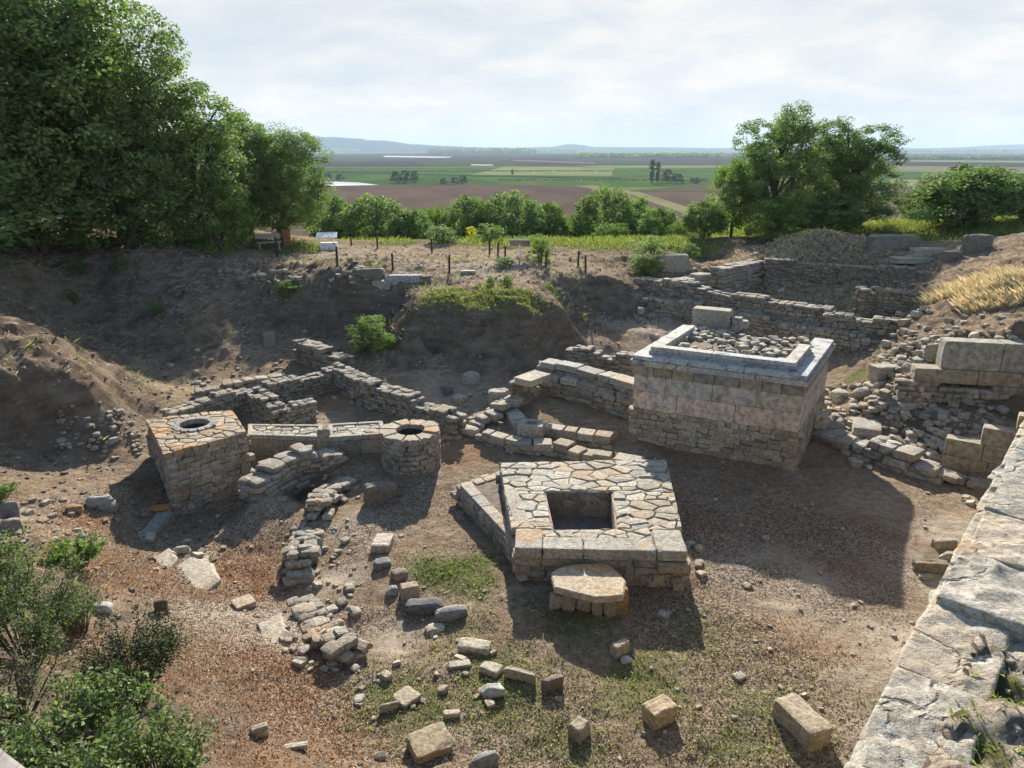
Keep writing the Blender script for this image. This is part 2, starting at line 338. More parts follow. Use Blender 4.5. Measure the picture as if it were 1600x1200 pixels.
def masks(x, y):
    R = field(RUST, x, y); G = field(GREEN, x, y); B = field(PALE, x, y)
    G = np.maximum(G, sstep(46, 56, y + 2 * fbm(x * .2, y * .2, 3, 61)) * 0.95)
    G = np.maximum(G, sstep(24, 34, x) * 0.8)
    n = 0.5 + fbm(x * .5, y * .5, 4, 71)
    flat = sstep(1.4, 0.6, height(x, y)) * sstep(24, 16, y)
    L = np.clip(flat * sstep(.25, .75, n + .25), 0, 1)
    return R, G, B, L
mk = masks(GX.ravel(), GY.ravel())
ny, nx = GX.shape
ii = np.arange(ny * nx).reshape(ny, nx)
quads = np.stack([ii[:-1, :-1], ii[:-1, 1:], ii[1:, 1:], ii[1:, :-1]], -1).reshape(-1, 4)
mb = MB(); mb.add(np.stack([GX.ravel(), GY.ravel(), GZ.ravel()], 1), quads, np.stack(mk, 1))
def ground_mat():
    m, nt = nodes('ground_earth'); g = NT(nt)
    co = g.n('ShaderNodeTexCoord').outputs['Object']
    at_ = g.n('ShaderNodeAttribute', attribute_name='Col')
    s = g.n('ShaderNodeSeparateColor', ins={0: at_.outputs[0]}); r, gr, b = s.outputs; lit = at_.outputs['Alpha']
    n1 = g.noise(co, 0.7, 8, 0.65); n2 = g.noise(co, 5, 8, 0.7); n3 = g.noise(co, 30, 5, 0.75); n4 = g.noise(co, 1.9, 7, 0.7)
    c = g.mix(g.ramp(n1, 0.35, 0.65), (0.25, 0.185, 0.122), (0.38, 0.298, 0.205))
    c = g.mix(g.ramp(n2, 0.42, 0.66, 0, .7), c, (0.13, 0.085, 0.052))
    c = g.mix(g.math('MULTIPLY', b, g.ramp(n4, .3, .6, .55, 1)), c, (0.50, 0.435, 0.35))
    c = g.mix(g.math('MULTIPLY', g.ramp(g.math('ADD', r, g.math('MULTIPLY', n2, .7)), .62, 1.0), .9), c, g.mix(g.ramp(n3, .4, .6), (0.18, 0.105, 0.062), (0.40, 0.255, 0.155)))
    # leaf litter: small pale and dark flecks
    vo = g.n('ShaderNodeTexVoronoi', ins={'Vector': co, 'Scale': 26.0, 'Randomness': 1.0})
    fl = g.n('ShaderNodeSeparateColor', ins={0: vo.outputs['Color']}).outputs[0]
    c = g.mix(g.math('MULTIPLY', lit, g.ramp(fl, .45, .5, 0, .75)), c, (0.10, 0.068, 0.048))
    c = g.mix(g.math('MULTIPLY', lit, g.ramp(fl, .86, .9, 0, .7)), c, (0.44, 0.375, 0.31))
    c = g.mix(g.ramp(g.math('ADD', gr, g.math('MULTIPLY', n2, .7)), .7, 1.05), c, g.mix(g.ramp(n4, .35, .65), (0.075, 0.10, 0.025), (0.17, 0.175, 0.06)))
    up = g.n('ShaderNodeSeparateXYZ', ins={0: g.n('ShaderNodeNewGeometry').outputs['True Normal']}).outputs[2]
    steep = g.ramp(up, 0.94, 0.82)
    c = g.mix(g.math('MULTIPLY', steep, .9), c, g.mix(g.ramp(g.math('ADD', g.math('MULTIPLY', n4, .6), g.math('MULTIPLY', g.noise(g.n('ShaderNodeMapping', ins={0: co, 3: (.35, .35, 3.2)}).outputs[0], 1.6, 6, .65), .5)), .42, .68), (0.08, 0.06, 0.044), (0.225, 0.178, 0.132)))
    c = g.mix(g.ramp(n3, .58, .72, 0, .5), c, g.mix(1.0, c, (1.4, 1.36, 1.3), 'MULTIPLY'))
    c = g.mix(g.ramp(n3, .42, .3, 0, .6), c, g.mix(1.0, c, (.5, .5, .5), 'MULTIPLY'))
    h = g.math('ADD', g.math('ADD', g.math('MULTIPLY', n2, .9), g.math('MULTIPLY', n3, .35)), g.math('MULTIPLY', n4, .9))
    g.out(g.bsdf(c, 0.97, g.bump(h, 1.0, 0.11), spec=0.0))
    return m
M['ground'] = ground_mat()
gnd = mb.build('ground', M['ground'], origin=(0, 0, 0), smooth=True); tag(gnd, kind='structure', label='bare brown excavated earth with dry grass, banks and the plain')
# ------------------------------------------------------------------ masonry builders
def poly_at(P, s):          # P: list of (x, y, zb, zt); s distance -> x, y, zb, zt, angle
    d = 0
    for a, b in zip(P[:-1], P[1:]):
        L = math.hypot(b[0] - a[0], b[1] - a[1])
        if s <= d + L or b is P[-1]:
            t = min(max((s - d) / max(L, 1e-6), 0), 1)
            return [a[i] + (b[i] - a[i]) * t for i in range(4)] + [math.atan2(b[1] - a[1], b[0] - a[0])]
        d += L
def plen(P): return sum(math.hypot(b[0] - a[0], b[1] - a[1]) for a, b in zip(P[:-1], P[1:]))
def masonry(mb, P, thick, sl=0.4, sh=0.2, col=None, ragged=0.5, both=True, core=1, tpl=None, base=(0.35, 0.32, 0.27), cap=True, tidy=0.0):
    P = [list(p) for p in P]; L = plen(P); zmin = min(p[2] for p in P); zmax = max(p[3] for p in P)
    nc = int(math.ceil((zmax - zmin) / sh)) + 1
    for k in range(nc):
        z = zmin + k * sh; s = -random.uniform(0, sl)
        while s < L:
            l = sl * random.uniform(0.55, 1.5); sc_ = min(max(s + l / 2, 0), L)
            x, y, zb, zt, a = poly_at(P, sc_)
            ztn = zt + ragged * sh * (vnoise(np.array([sc_ * 1.1 + P[0][0]]), np.array([P[0][1] * 1.0]), 5)[0] * 2.6)
            nx_, ny_ = -math.sin(a), math.cos(a)
            if z + sh * 0.4 < ztn and z + sh > zb - 0.15:
                top = z + sh * 1.4 >= ztn
                dep = min(thick * 0.6, sl * random.uniform(0.8, 1.2)); hh = sh * random.uniform(0.85, 1.12)
                zz_ = z + sh / 2 + random.uniform(-.12, .12) * sh
                for sd_ in ((-1, 1) if both else (-1,)):
                    off = sd_ * (thick / 2 - dep / 2 + random.uniform(-.03, .03) * (1 - tidy) * 2)
                    add_stone(mb, (x + nx_ * off, y + ny_ * off, zz_), (l * 1.02, dep, hh * 1.06), a, 0.09 * (1 - tidy) , tpl, stonecol(base))
                if top and cap:
                    m = int(thick / (sl * 0.75))
                    for j in range(m):
                        off = (-thick / 2 + (j + .5) * thick / m) * 0.8
                        if random.random() < .85: add_stone(mb, (x + nx_ * off + random.uniform(-.05, .05), y + ny_ * off, zz_ + random.uniform(-.3, .25) * sh), (l * random.uniform(.6, 1), thick / m * 1.05, hh), a + random.uniform(-.5, .5), 0.15, tpl, stonecol(base))
            s += l
    if core:
        n = max(2, int(L / 0.5)); A = []; 
        for i in range(n + 1):
            x, y, zb, zt, a = poly_at(P, L * i / n); nx_, ny_ = -math.sin(a), math.cos(a); h = max(thick / 2 - 0.1, 0.04)
            A.append([(x - nx_ * h, y - ny_ * h, zb - .1), (x + nx_ * h, y + ny_ * h, zb - .1), (x + nx_ * h, y + ny_ * h, zt - sh * (.75 + .6 * ragged)), (x - nx_ * h, y - ny_ * h, zt - sh * (.75 + .6 * ragged))])
        v = np.array(A).reshape(-1, 3); fs = []
        for i in range(n):
            for k in range(4): fs.append([i * 4 + k, i * 4 + (k + 1) % 4, i * 4 + 4 + (k + 1) % 4, i * 4 + 4 + k])
        fs.append([0, 1, 2, 3]); fs.append([n * 4 + 3, n * 4 + 2, n * 4 + 1, n * 4])
        mb.add(v, fs, (1, 1, 1), 1)
def wall_px(name, label, cat, pts, thick=0.6, sl=0.4, sh=0.19, mat='rubble', group=None, depth=0.35, base=(0.35, 0.32, 0.27), ragged=0.5):
    P = []
    for (u, v, zt) in pts:
        p = at(u, v, zt); g0 = hz(p[0], p[1] - thick * .6); P.append((p[0], p[1], min(g0, zt - .15) - depth, zt))
    mb = MB(); masonry(mb, P, thick, sl, sh, base=base, ragged=ragged)
    return tag(mb.build(name, [M[mat], M['mortar']]), label, cat, group)
def clip(poly, n, d):       # keep p.n <= d
    out = []
    for i in range(len(poly)):
        a, b = poly[i], poly[(i + 1) % len(poly)]; da, db = a @ n - d, b @ n - d
        if da <= 0: out.append(a)
        if (da < 0) != (db < 0) and abs(da - db) > 1e-12: out.append(a + (b - a) * (da / (da - db)))
    return out
def voronoi(region, cell, seed, jit=0.45):
    r = np.random.RandomState(seed); R = np.array(region); lo, hi = R.min(0) - cell * 2, R.max(0) + cell * 2
    pts = []
    j = 0; y = lo[1]
    while y < hi[1]:
        x = lo[0] + (cell / 2 if j % 2 else 0)
        while x < hi[0]: pts.append((x + r.uniform(-jit, jit) * cell, y + r.uniform(-jit, jit) * cell)); x += cell
        y += cell * 0.85; j += 1
    pts = np.array(pts); pts = pts[r.uniform(0, 1, len(pts)) > .16]; cells = []
    cx = R.mean(0); area = 0
    for i in range(len(R)): area += R[i][0] * R[(i + 1) % len(R)][1] - R[(i + 1) % len(R)][0] * R[i][1]
    sg = 1 if area > 0 else -1
    for p in pts:
        if (p < lo + cell * .9).any() or (p > hi - cell * .9).any(): continue
        d2 = ((pts - p) ** 2).sum(1); nb = np.argsort(d2)[1:18]
        c = p + cell * 1.6; poly = [p + np.array(q) * cell * 1.6 for q in ((-1, -1), (1, -1), (1, 1), (-1, 1))]
        for k in nb:
            n = pts[k] - p; L = np.linalg.norm(n); n = n / L; poly = clip(poly, n, n @ (p + pts[k]) / 2)
            if not poly: break
        for i in range(len(R)):
            if not poly: break
            e = R[(i + 1) % len(R)] - R[i]; n = np.array([e[1], -e[0]]) * sg; n /= np.linalg.norm(n); poly = clip(poly, n, n @ R[i])
        if len(poly) >= 3: cells.append(np.array(poly))
    return cells
def slab_poly(mb, poly, z0, z1, gap=0.015, col=None, mat=0, ch=0.03, wob=0.0, hole=None):
    c = poly.mean(0); q = []
    P2 = []
    for i in range(len(poly)):
        a, b = poly[i], poly[(i + 1) % len(poly)]; L = np.linalg.norm(b - a)
        if L < 0.03: continue
        m = max(1, int(L / 0.16))
        for k in range(m): P2.append(a + (b - a) * k / m)
    if len(P2) < 3: return
    poly = np.array(P2); d = poly - c; r = np.linalg.norm(d, axis=1)[:, None]
    j = 1 + vnoise(poly[:, 0] * 7, poly[:, 1] * 7, 3)[:, None] * 0.10
    o = c + d * np.maximum(1 - gap / np.maximum(r, .02), .3) * np.minimum(j, 1.0)
    if hole is not None:
        hd = o - hole[0]; hr = np.linalg.norm(hd, axis=1)[:, None]; o = np.where(hr < hole[1], hole[0] + hd / np.maximum(hr, 1e-3) * hole[1], o)
        c = o.mean(0)
    inn = c + (o - c) * np.maximum(1 - ch / np.maximum(r, .02), .3)
    n = len(o); tz = z1 + np.random.RandomState(int(abs(c[0] * 1000)) % 9999).uniform(-wob, wob) + vnoise(inn[:, 0] * 6, inn[:, 1] * 6, 9) * wob * .8
    v = np.vstack([np.c_[o, np.full(n, z0)], np.c_[o, np.full(n, z1 - ch * .8)], np.c_[inn, tz], [[c[0], c[1], tz.mean() + wob * .3]]])
    fs = []
    area = sum(o[i][0] * o[(i + 1) % n][1] - o[(i + 1) % n][0] * o[i][1] for i in range(n)); fl = area < 0
    for i in range(n):
        k = (i + 1) % n
        for f in ([i, k, n + k, n + i], [n + i, n + k, 2 * n + k, 2 * n + i], [2 * n + i, 2 * n + k, 3 * n]): fs.append(f[::-1] if fl else f)
    mb.add(v, fs, col or stonecol(), mat)
def flags(mb, region, cell, z0, z1, seed, base=(0.42, 0.385, 0.32), gap=0.02, wob=0.02, hole=None, skip=0.0):
    ay = np.array([1.0, 1.45]); rr_ = np.random.RandomState(seed + 5)
    for c in voronoi([np.array(p) * ay for p in region], cell, seed):
        c = c / ay
        if hole is not None and np.linalg.norm(c.mean(0) - hole[0]) < hole[1] * 0.9: continue
        if random.random() < skip: continue
        slab_poly(mb, c, z0, z1, gap * rr_.uniform(.3, 1.3), stonecol(base, .24), 0, .025, wob, hole)
def quadprism(mb, Q, z0, z1, mat=0, col=(1, 1, 1)):
    v = np.array([[p[0], p[1], z0] for p in Q] + [[p[0], p[1], z1] for p in Q]); n = len(Q)
    fs = [list(range(n))[::-1], list(range(n, 2 * n))] + [[i, (i + 1) % n, n + (i + 1) % n, n + i] for i in range(n)]
    mb.add(v, fs, col, mat)
def lerp(a, b, t): return np.array(a) + (np.array(b) - np.array(a)) * t
def inset(Q, d):
    n = len(Q); out = []
    for i in range(n):
        a, b, c = Q[i - 1], Q[i], Q[(i + 1) % n]
        e1 = (b - a) / np.linalg.norm(b - a); e2 = (c - b) / np.linalg.norm(c - b)
        n1 = np.array([-e1[1], e1[0]]); n2 = np.array([-e2[1], e2[0]]); bis = n1 + n2; bis /= (bis @ n1)
        out.append(b + bis * d)
    return out           # Q counter clockwise: positive d goes inwards
def ring_walls(mb, Q, z0, z1, thick=.35, sl=.35, sh=.17, base=(.38, .345, .285), tidy=.75, tpl=None):
    q = inset(Q, thick / 2)
    for i in range(len(q)):
        a, b = q[i], q[(i + 1) % len(q)]; e = (b - a) / np.linalg.norm(b - a) * thick * .4
        masonry(mb, [(a[0] - e[0], a[1] - e[1], z0, z1), (b[0] + e[0], b[1] + e[1], z0, z1)], thick, sl, sh, ragged=0.0, both=False, core=0, cap=False, base=base, tidy=tidy, tpl=tpl or TPLB + TPL[:6])
def block(mb, a, b, z0, z1, depth, col=None, tpl=None, side=1, mat=0, tilt=0.0):
    a = np.array(a[:2], float); b = np.array(b[:2], float); L = np.linalg.norm(b - a); ang = math.atan2(b[1] - a[1], b[0] - a[0]); n = np.array([-math.sin(ang), math.cos(ang)])
    c = (a + b) / 2 + n * depth / 2 * side; q, f = random.choice(tpl or TPLB)
    v = (q * (np.array([L, depth, z1 - z0]) / 2 * 1.0)) @ (rotz(ang) @ rotx(tilt)).T + np.array([c[0], c[1], (z0 + z1) / 2]); mb.add(v, f, col or stonecol(), mat)
def course(mb, a, b, z0, z1, depth, bl=0.9, base=(.42, .385, .31), gap=0.008, tpl=None, var=.15, mat=0):
    a = np.array(a[:2], float); b = np.array(b[:2], float); L = np.linalg.norm(b - a); e = (b - a) / L; n = max(1, int(round(L / bl)))
    c = [0] + sorted((i + random.uniform(-.22, .22)) / n for i in range(1, n)) + [1]
    for i in range(n): block(mb, a + e * (L * c[i] + gap), a + e * (L * c[i + 1] - gap), z0, z1, depth, stonecol(base, var), tpl, 1, mat)
TPLA = [rock(300 + i, 8, 40, 2, 1.60, 0.014) for i in range(10)]      # crisp dressed blocks
TPLW = [rock(400 + i, 14, 18, 5, 1.42, 0.05) for i in range(8)]       # big weathered blocks

# ------------------------------------------------------------------ square well head
def square_well():
    zt = 1.42; Q = [at(257, 710, zt)[:2], at(384, 676, zt)[:2], at(362, 641, zt)[:2], at(229, 656, zt)[:2]]
    root = empty('square_well_head', (*np.mean(Q, 0), -.1), 'square rubble-built well head with orange lichen on its flagstone top and a round hole', 'well')
    hc = at(304, 664, zt)[:2]; hr = .42
    mb = MB(); ring_walls(mb, Q, -.5, 1.34, .4, .28, .15); o = mb.build('masonry', [M['rubble'], M['mortar']], root)
    mb = MB(); inn = inset(Q, .06)
    n = 24
    ring = [hc + hr * .98 * np.array([math.cos(2 * math.pi * i / n), math.sin(2 * math.pi * i / n)]) for i in range(n)]
    vi = [[p[0], p[1], z] for z in (1.3, -.5) for p in ring]; fs = [[i, (i + 1) % n, n + (i + 1) % n, n + i] for i in range(n)] + [[n + i for i in range(n)]]
    mb.add(np.array(vi), fs, (1, 1, 1)); 
    mb.build('shaft', M['hole'], root)
    mb = MB()
    # core top ring under the paving
    outp = []
    for i in range(n):
        a = 2 * math.pi * i / n; d = np.array([math.cos(a), math.sin(a)]); t = 9.0
        for k in range(4):
            p0, p1 = inn[k], inn[(k + 1) % 4]; e = p1 - p0; den = d[0] * e[1] - d[1] * e[0]
            if abs(den) > 1e-9:
                tt = ((p0 - hc)[0] * e[1] - (p0 - hc)[1] * e[0]) / den; ss = ((p0 - hc)[0] * d[1] - (p0 - hc)[1] * d[0]) / den
                if tt > 0 and -.01 <= ss <= 1.01: t = min(t, tt)
        outp.append(hc + d * t)
    v = [[p[0], p[1], 1.39] for p in ring] + [[p[0], p[1], 1.39] for p in outp] + [[p[0], p[1], -.5] for p in outp]
    fs = [[i, n + i, n + (i + 1) % n, (i + 1) % n] for i in range(n)] + [[n + i, 2 * n + i, 2 * n + (i + 1) % n, n + (i + 1) % n] for i in range(n)]
    mb.add(np.array(v), fs); mb.build('core', M['mortar'], root)
    mb = MB(); flags(mb, inset(Q, -.03), .36, 1.28, 1.44, 5, (.43, .37, .29), .016, .018, (hc, hr + .17)); mb.build('paving', [M['lichen']], root)
    mb = MB()
    for i in range(15):
        a = 2 * math.pi * i / 15; p = hc + (hr + .085) * np.array([math.cos(a), math.sin(a)])
        add_stone(mb, (p[0], p[1], 1.39), (.2, .2, .16), a + math.pi / 2, .05, TPLB, stonecol((.40, .37, .33), .15))
    mb.build('hole_rim', [M['grey']], root)
square_well()
def round_well():
    zt = 1.15; c = at(641, 672, zt)[:2]; R = .86; hr = .40
    root = empty('round_well_head', (*c, 0), 'round rubble-built well head with a pale stone slab rim and dark round hole', 'well')
    mb = MB(); nseg = 28
    for k in range(8):
        for i in range(22):
            a = 2 * math.pi * (i + .5 * (k % 2) + random.uniform(-.12, .12)) / 22; z = -.12 + k * .155 + .08
            add_stone(mb, (c[0] + (R - .14) * math.cos(a), c[1] + (R - .14) * math.sin(a), z), (.27 * random.uniform(.85, 1.1), .3, .165), a + math.pi / 2, .06, TPL, stonecol((.35, .325, .28)))
    n = 28; vi = []
    for (rr, z) in ((R - .1, -.2), (R - .1, 1.05), (hr, 1.05)):
        vi += [[c[0] + rr * math.cos(2 * math.pi * i / n), c[1] + rr * math.sin(2 * math.pi * i / n), z] for i in range(n)]
    fs = [[k * n + i, k * n + (i + 1) % n, (k + 1) * n + (i + 1) % n, (k + 1) * n + i] for k in range(2) for i in range(n)]
    mb.add(np.array(vi), fs, (1, 1, 1), 1); mb.build('masonry', [M['rubble'], M['mortar']], root)
    mb = MB(); vi = []
    for z in (1.05, -.2): vi += [[c[0] + hr * math.cos(2 * math.pi * i / n), c[1] + hr * math.sin(2 * math.pi * i / n), z] for i in range(n)]
    mb.add(np.array(vi), [[n + i, n + (i + 1) % n, (i + 1) % n, i] for i in range(n)] + [[n + i for i in range(n)]]); mb.build('shaft', M['hole'], root)
    mb = MB(); k = 9; a0 = .3
    for i in range(k):
        a1 = a0 + 2 * math.pi / k * random.uniform(.85, 1.15) if i < k - 1 else .3 + 2 * math.pi
        pl = []
        m = 5
        for j in range(m + 1): t = a0 + .02 + (a1 - a0 - .04) * j / m; pl.append(c + (R + random.uniform(-.05, .07)) * np.array([math.cos(t), math.sin(t)]))
        for j in range(m + 1): t = a1 - .02 - (a1 - a0 - .04) * j / m; pl.append(c + hr * np.array([math.cos(t), math.sin(t)]))
        slab_poly(mb, np.array(pl), 1.02, 1.17 + random.uniform(-.02, .03), .01, stonecol((.43, .385, .31), .15), 0, .02, .008); a0 = a1
    mb.build('rim', [M['lichen']], root)
round_well()
# ------------------------------------------------------------------ stone platform with basin
def platform():
    zt = .85
    Fl, Fr, Br, Bl = [at(*p, zt)[:2] for p in ((803, 856), (1075, 862), (1042, 717), (780, 722))]
    Ml = at(786, 762, zt)[:2]
    root = empty('stone_platform', (*np.mean([Fl, Fr, Br, Bl], 0), 0), 'broad flagstone platform with a square sunken basin and a coping of long slabs', 'platform')
    H = [at(*p, zt)[:2] for p in ((866, 826), (962, 826), (955, 768), (853, 768))]
    Q = [Fl, Fr, Br, Bl]
    mb = MB(); ring_walls(mb, inset(Q, .05), -.3, zt - .3, .4, .3, .18, tidy=.4)
    course(mb, Fl, Fr, zt - .46, zt - .2, .5, .55, (.36, .33, .28), .01, TPL)
    course(mb, Fr, Br, zt - .46, zt - .2, .5, .55, (.36, .33, .28), .01, TPL); course(mb, Br, Bl, zt - .46, zt - .2, .5, .55, (.36, .33, .28), .01, TPL); course(mb, Bl, Fl, zt - .46, zt - .2, .5, .55, (.36, .33, .28), .01, TPL)
    # core around the basin, four blocks
    I = inset(Q, .12)
    for A in ((I[0], I[1], H[1], H[0]), (I[1], I[2], H[2], H[1]), (I[2], I[3], H[3], H[2]), (I[3], I[0], H[0], H[3])): quadprism(mb, A, -.3, zt - .045, 1)
    quadprism(mb, H, -.3, .12, 1)
    mb.build('masonry', [M['rubble'], M['mortar']], root)
    # coping of long slabs at the front edge
    mb = MB(); t = [0, .165, .40, .82, 1.0]; col = [(.40, .38, .33), (.44, .42, .37), (.42, .40, .35), (.40, .38, .33)]
    e = (Fr - Fl) / np.linalg.norm(Fr - Fl); nrm = np.array([-e[1], e[0]])
    for i in range(4):
        dp = .52 if i < 3 else .95
        if i == 0: dp = .85
        block(mb, lerp(Fl, Fr, t[i] + .003) - nrm * .05, lerp(Fl, Fr, t[i + 1] - .003) - nrm * .05, zt - .22, zt + .03, dp, col[i], TPLW[i:i + 1])
    block(mb, lerp(Ml, Fl, .05) + nrm * .0, Fl + nrm * .95, zt - .2, zt + .015, .34, (.41, .38, .33), TPLW[5:6], 1)
    block(mb, lerp(Fl, Fr, .83) - nrm * .12, Fr - nrm * .12 + e * .05, .38, zt - .24, .5, (.33, .29, .22), TPLW[6:7])
    mb.build('coping', [M['rubble']], root)
    mb = MB()
    def reg(pts, seed, cell=.42): flags(mb, pts, cell, zt - .16, zt, seed, (.46, .43, .36), .018, .022)
    a0 = lerp(Fl, Bl, .0)
    hb0 = lerp(H[3], H[2], -.02); 
    # split the top: back strip, left strip, right strip
    Lb = lerp(Fl, Bl, .62); Rb = lerp(Fr, Br, .62); Lf = lerp(Fl, Bl, .15); Rf = lerp(Fr, Br, .17)
    h3 = H[3] + (H[3] - H[0]) * .0; h2 = H[2]
    def on(line_a, line_b, y): tt = (y - line_a[1]) / (line_b[1] - line_a[1]); return lerp(line_a, line_b, tt)
    yb = (H[2][1] + H[3][1]) / 2; yf = (H[0][1] + H[1][1]) / 2
    Lb = on(Fl, Bl, yb + .04); Rb = on(Fr, Br, yb + .04); Lf = on(Fl, Bl, yf); Rf = on(Fr, Br, yf)
    reg([Lb, Rb, Br + np.array([-.02, -.02]), Bl], 11, .45)
    reg([Lf, H[0] + [-.03, 0], H[3] + [-.03, .04], Lb], 12, .42)
    reg([H[1] + [.03, 0], Rf, Rb, H[2] + [.03, .04]], 13, .45)
    reg([lerp(Fl, Fr, .16) + nrm * .48, lerp(Fl, Fr, .82) + nrm * .48, Rf - e * .75, Lf + e * .7], 14, .4)
    mb.build('paving', [M['rubble']], root)
    mb = MB()
    for a, b, d in ((H[3], H[2], .22), (H[0], H[3], .2), (H[2], H[1], .2)):
        n = 2
        for i in range(n):
            block(mb, lerp(a, b, i / n + .01), lerp(a, b, (i + 1) / n - .01), .1, zt - .03, .2, stonecol((.40, .33, .26), .1), TPLW, 1)
    block(mb, H[1], H[0], .1, zt - .1, .2, stonecol((.3, .27, .22), .1), TPLW, 1)
    mb.build('basin_lining', [M['block']], root)
    # low wedge shaped plinth on the left
    z2 = .46; A = at(718, 757, z2)[:2]; B = at(797, 842, z2)[:2]; D = at(790, 736, z2)[:2]; B2 = at(800, 760, z2)[:2]
    r2 = empty('wedge_plinth', (*np.mean([A, B, D], 0), 0), 'low triangular plinth with slab rim and earth fill, left of the basin platform', 'plinth')
    mb = MB(); quadprism(mb, inset([A, B, B2, D], .08), -.3, z2 - .015, 1)
    masonry(mb, [(A[0] + .1, A[1], -.3, z2 - .1), (B[0] + .1, B[1], -.3, z2 - .1)], .3, .4, .18, ragged=0, core=0, tidy=.6)
    masonry(mb, [(A[0], A[1], -.3, z2 - .08), (D[0], D[1], -.3, z2 - .08)], .3, .35, .18, ragged=.2, core=0)
    mb.build('masonry', [M['rubble'], M['soil']], r2)
    mb = MB(); course(mb, A, B, z2 - .14, z2 + .02, .3, .75, (.42, .39, .33), .005, TPLW); course(mb, D, A, z2 - .12, z2 + .02, .28, .35, (.42, .38, .31), .01, TPL)
    mb.build('rim_slab', [M['rubble']], r2)
platform()
# ------------------------------------------------------------------ big altar
def altar():
    zt = 2.92
    A = at(983, 690, 0)[:2]; B = at(1241, 735, 0)[:2]; e = (B - A) / np.linalg.norm(B - A); nb = np.array([-e[1], e[0]])
    Cc = at(1302, 530, zt)[:2]; d = (Cc - B) @ nb; d2 = (Cc - B); Dp = A + d2
    Q = [A, B, Cc, Dp]
    print('altar', A, B, Cc, Dp, 'width', np.linalg.norm(B - A), 'depth', np.linalg.norm(d2))
    root = empty('monumental_altar', (*np.mean(Q, 0), 0), 'tall rectangular altar with rubble base, smooth pinkish ashlar band and white marble cornice', 'altar')
    mb = MB(); ring_walls(mb, Q, -.15, 1.16, .45, .34, .165, (.43, .385, .30), .8); quadprism(mb, inset(Q, .055), -.2, 1.15, 1)
    mb.build('rubble_base', [M['rubble'], M['mortar']], root)
    mb = MB(); q = inset(Q, .04)
    for i in range(4):
        a, b = q[i], q[(i + 1) % 4]
        course(mb, a, b, 1.16, 1.74, .4, 1.5, (.60, .52, .45), .0, TPLA, .02); course(mb, a, b, 1.742, 2.27, .4, 1.2, (.49, .45, .40), .0, TPLA, .03)
    quadprism(mb, inset(Q, .3), 1.16, 2.6, 1)
    mb.build('ashlar_band', [M['ashlar'], M['mortar']], root)
    mb = MB()
    for i in range(4): course(mb, Q[i], Q[(i + 1) % 4], 2.28, 2.6, .45, .62, (.30, .28, .245), .006, TPLA, .2)
    mb.build('upper_course', [M['ashlar']], root)
    mb = MB(); o = inset(Q, -.09)
    sides = [(0, .0, 1.0), (1, 0.0, 1.0), (3, .0, 1.0)]
    for i, t0, t1 in sides:
        a, b = lerp(o[i], o[(i + 1) % 4], t0), lerp(o[i], o[(i + 1) % 4], t1)
        if i == 1: a = a + (b - a) / np.linalg.norm(b - a) * .02
        course(mb, a, b, 2.6, 2.76, .55, 1.7, (.52, .52, .50), .004, TPLA, .06)
    mb.build('cornice', [M['marble']], root)
    mb = MB(); o = inset(Q, -.03)
    for i, t0, t1 in sides:
        a, b = lerp(o[i], o[(i + 1) % 4], t0), lerp(o[i], o[(i + 1) % 4], t1)
        course(mb, a, b, 2.764, 2.90, .62, 1.9, (.58, .575, .55), .003, TPLA, .05)
    mb.build('marble_ledge', [M['marble']], root)
    mb = MB(); r = inset(Q, .34)
    course(mb, r[0], r[1], 2.90, 3.00, .42, 1.9, (.45, .46, .46), .003, TPLA, .04); course(mb, r[1], lerp(r[1], r[2], .62), 2.90, 3.00, .42, 1.9, (.45, .46, .46), .003, TPLA, .04)
    course(mb, r[3], r[0], 2.90, 3.00, .42, 1.9, (.50, .50, .49), .003, TPLA, .04)
    r = inset(Q, .38)
    course(mb, r[0], r[1], 3.0, 3.13, .34, 2.4, (.60, .59, .56), .003, TPLA, .04); course(mb, r[1], lerp(r[1], r[2], .60), 3.0, 3.13, .34, 2.4, (.60, .59, .56), .003, TPLA, .04)
    course(mb, lerp(r[3], r[0], .15), r[0], 3.0, 3.13, .34, 2.0, (.60, .59, .56), .003, TPLA, .04)
    mb.build('marble_rim', [M['marble']], root)
    mb = MB(); I = inset(Q, .5); quadprism(mb, I, 2.5, 2.84, 1)
    for k in range(190):
        s, t = random.random(), random.random(); p = lerp(lerp(I[0], I[1], s), lerp(I[3], I[2], s), t)
        sz = random.uniform(.1, .34); add_stone(mb, (p[0], p[1], 2.86 + random.uniform(-.03, .1)), (sz, sz * .8, sz * .5), random.uniform(0, 3), .3, TPL, stonecol((.40, .37, .31)))
    mb.build('rubble_fill', [M['rubble'], M['soil']], root)
    e2 = (Cc - B) / np.linalg.norm(Cc - B)
    pc = at(1112, 508, 2.98)[:2]
    r3 = empty('pedestal_block', (*pc, 2.9), 'grey stacked pedestal blocks topped with dry grass at the back of the marble altar', 'pedestal')
    mb = MB()
    block(mb, pc - e * .72, pc + e * .62, 2.86, 3.22, .6, (.36, .34, .29), TPLW[1:2]); block(mb, pc - e * .75 + nb * .05, pc + e * .6 + nb * .05, 3.2, 3.52, .58, (.38, .35, .28), TPLW[2:3])
    mb.build('stacked_block', [M['rubble']], r3)
    mb = MB(); block(mb, pc + e * .66 + nb * .1, pc + e * 1.0 + nb * .1, 2.86, 3.3, .35, (.40, .39, .36), TPLW[3:4]); block(mb, pc + e * .66 + nb * .5, pc + e * 1.15 + nb * .5, 2.86, 3.12, .35, (.42, .41, .38), TPLW[4:5])
    mb.build('side_block', [M['marble']], r3)
    return Q
ALTAR = altar()
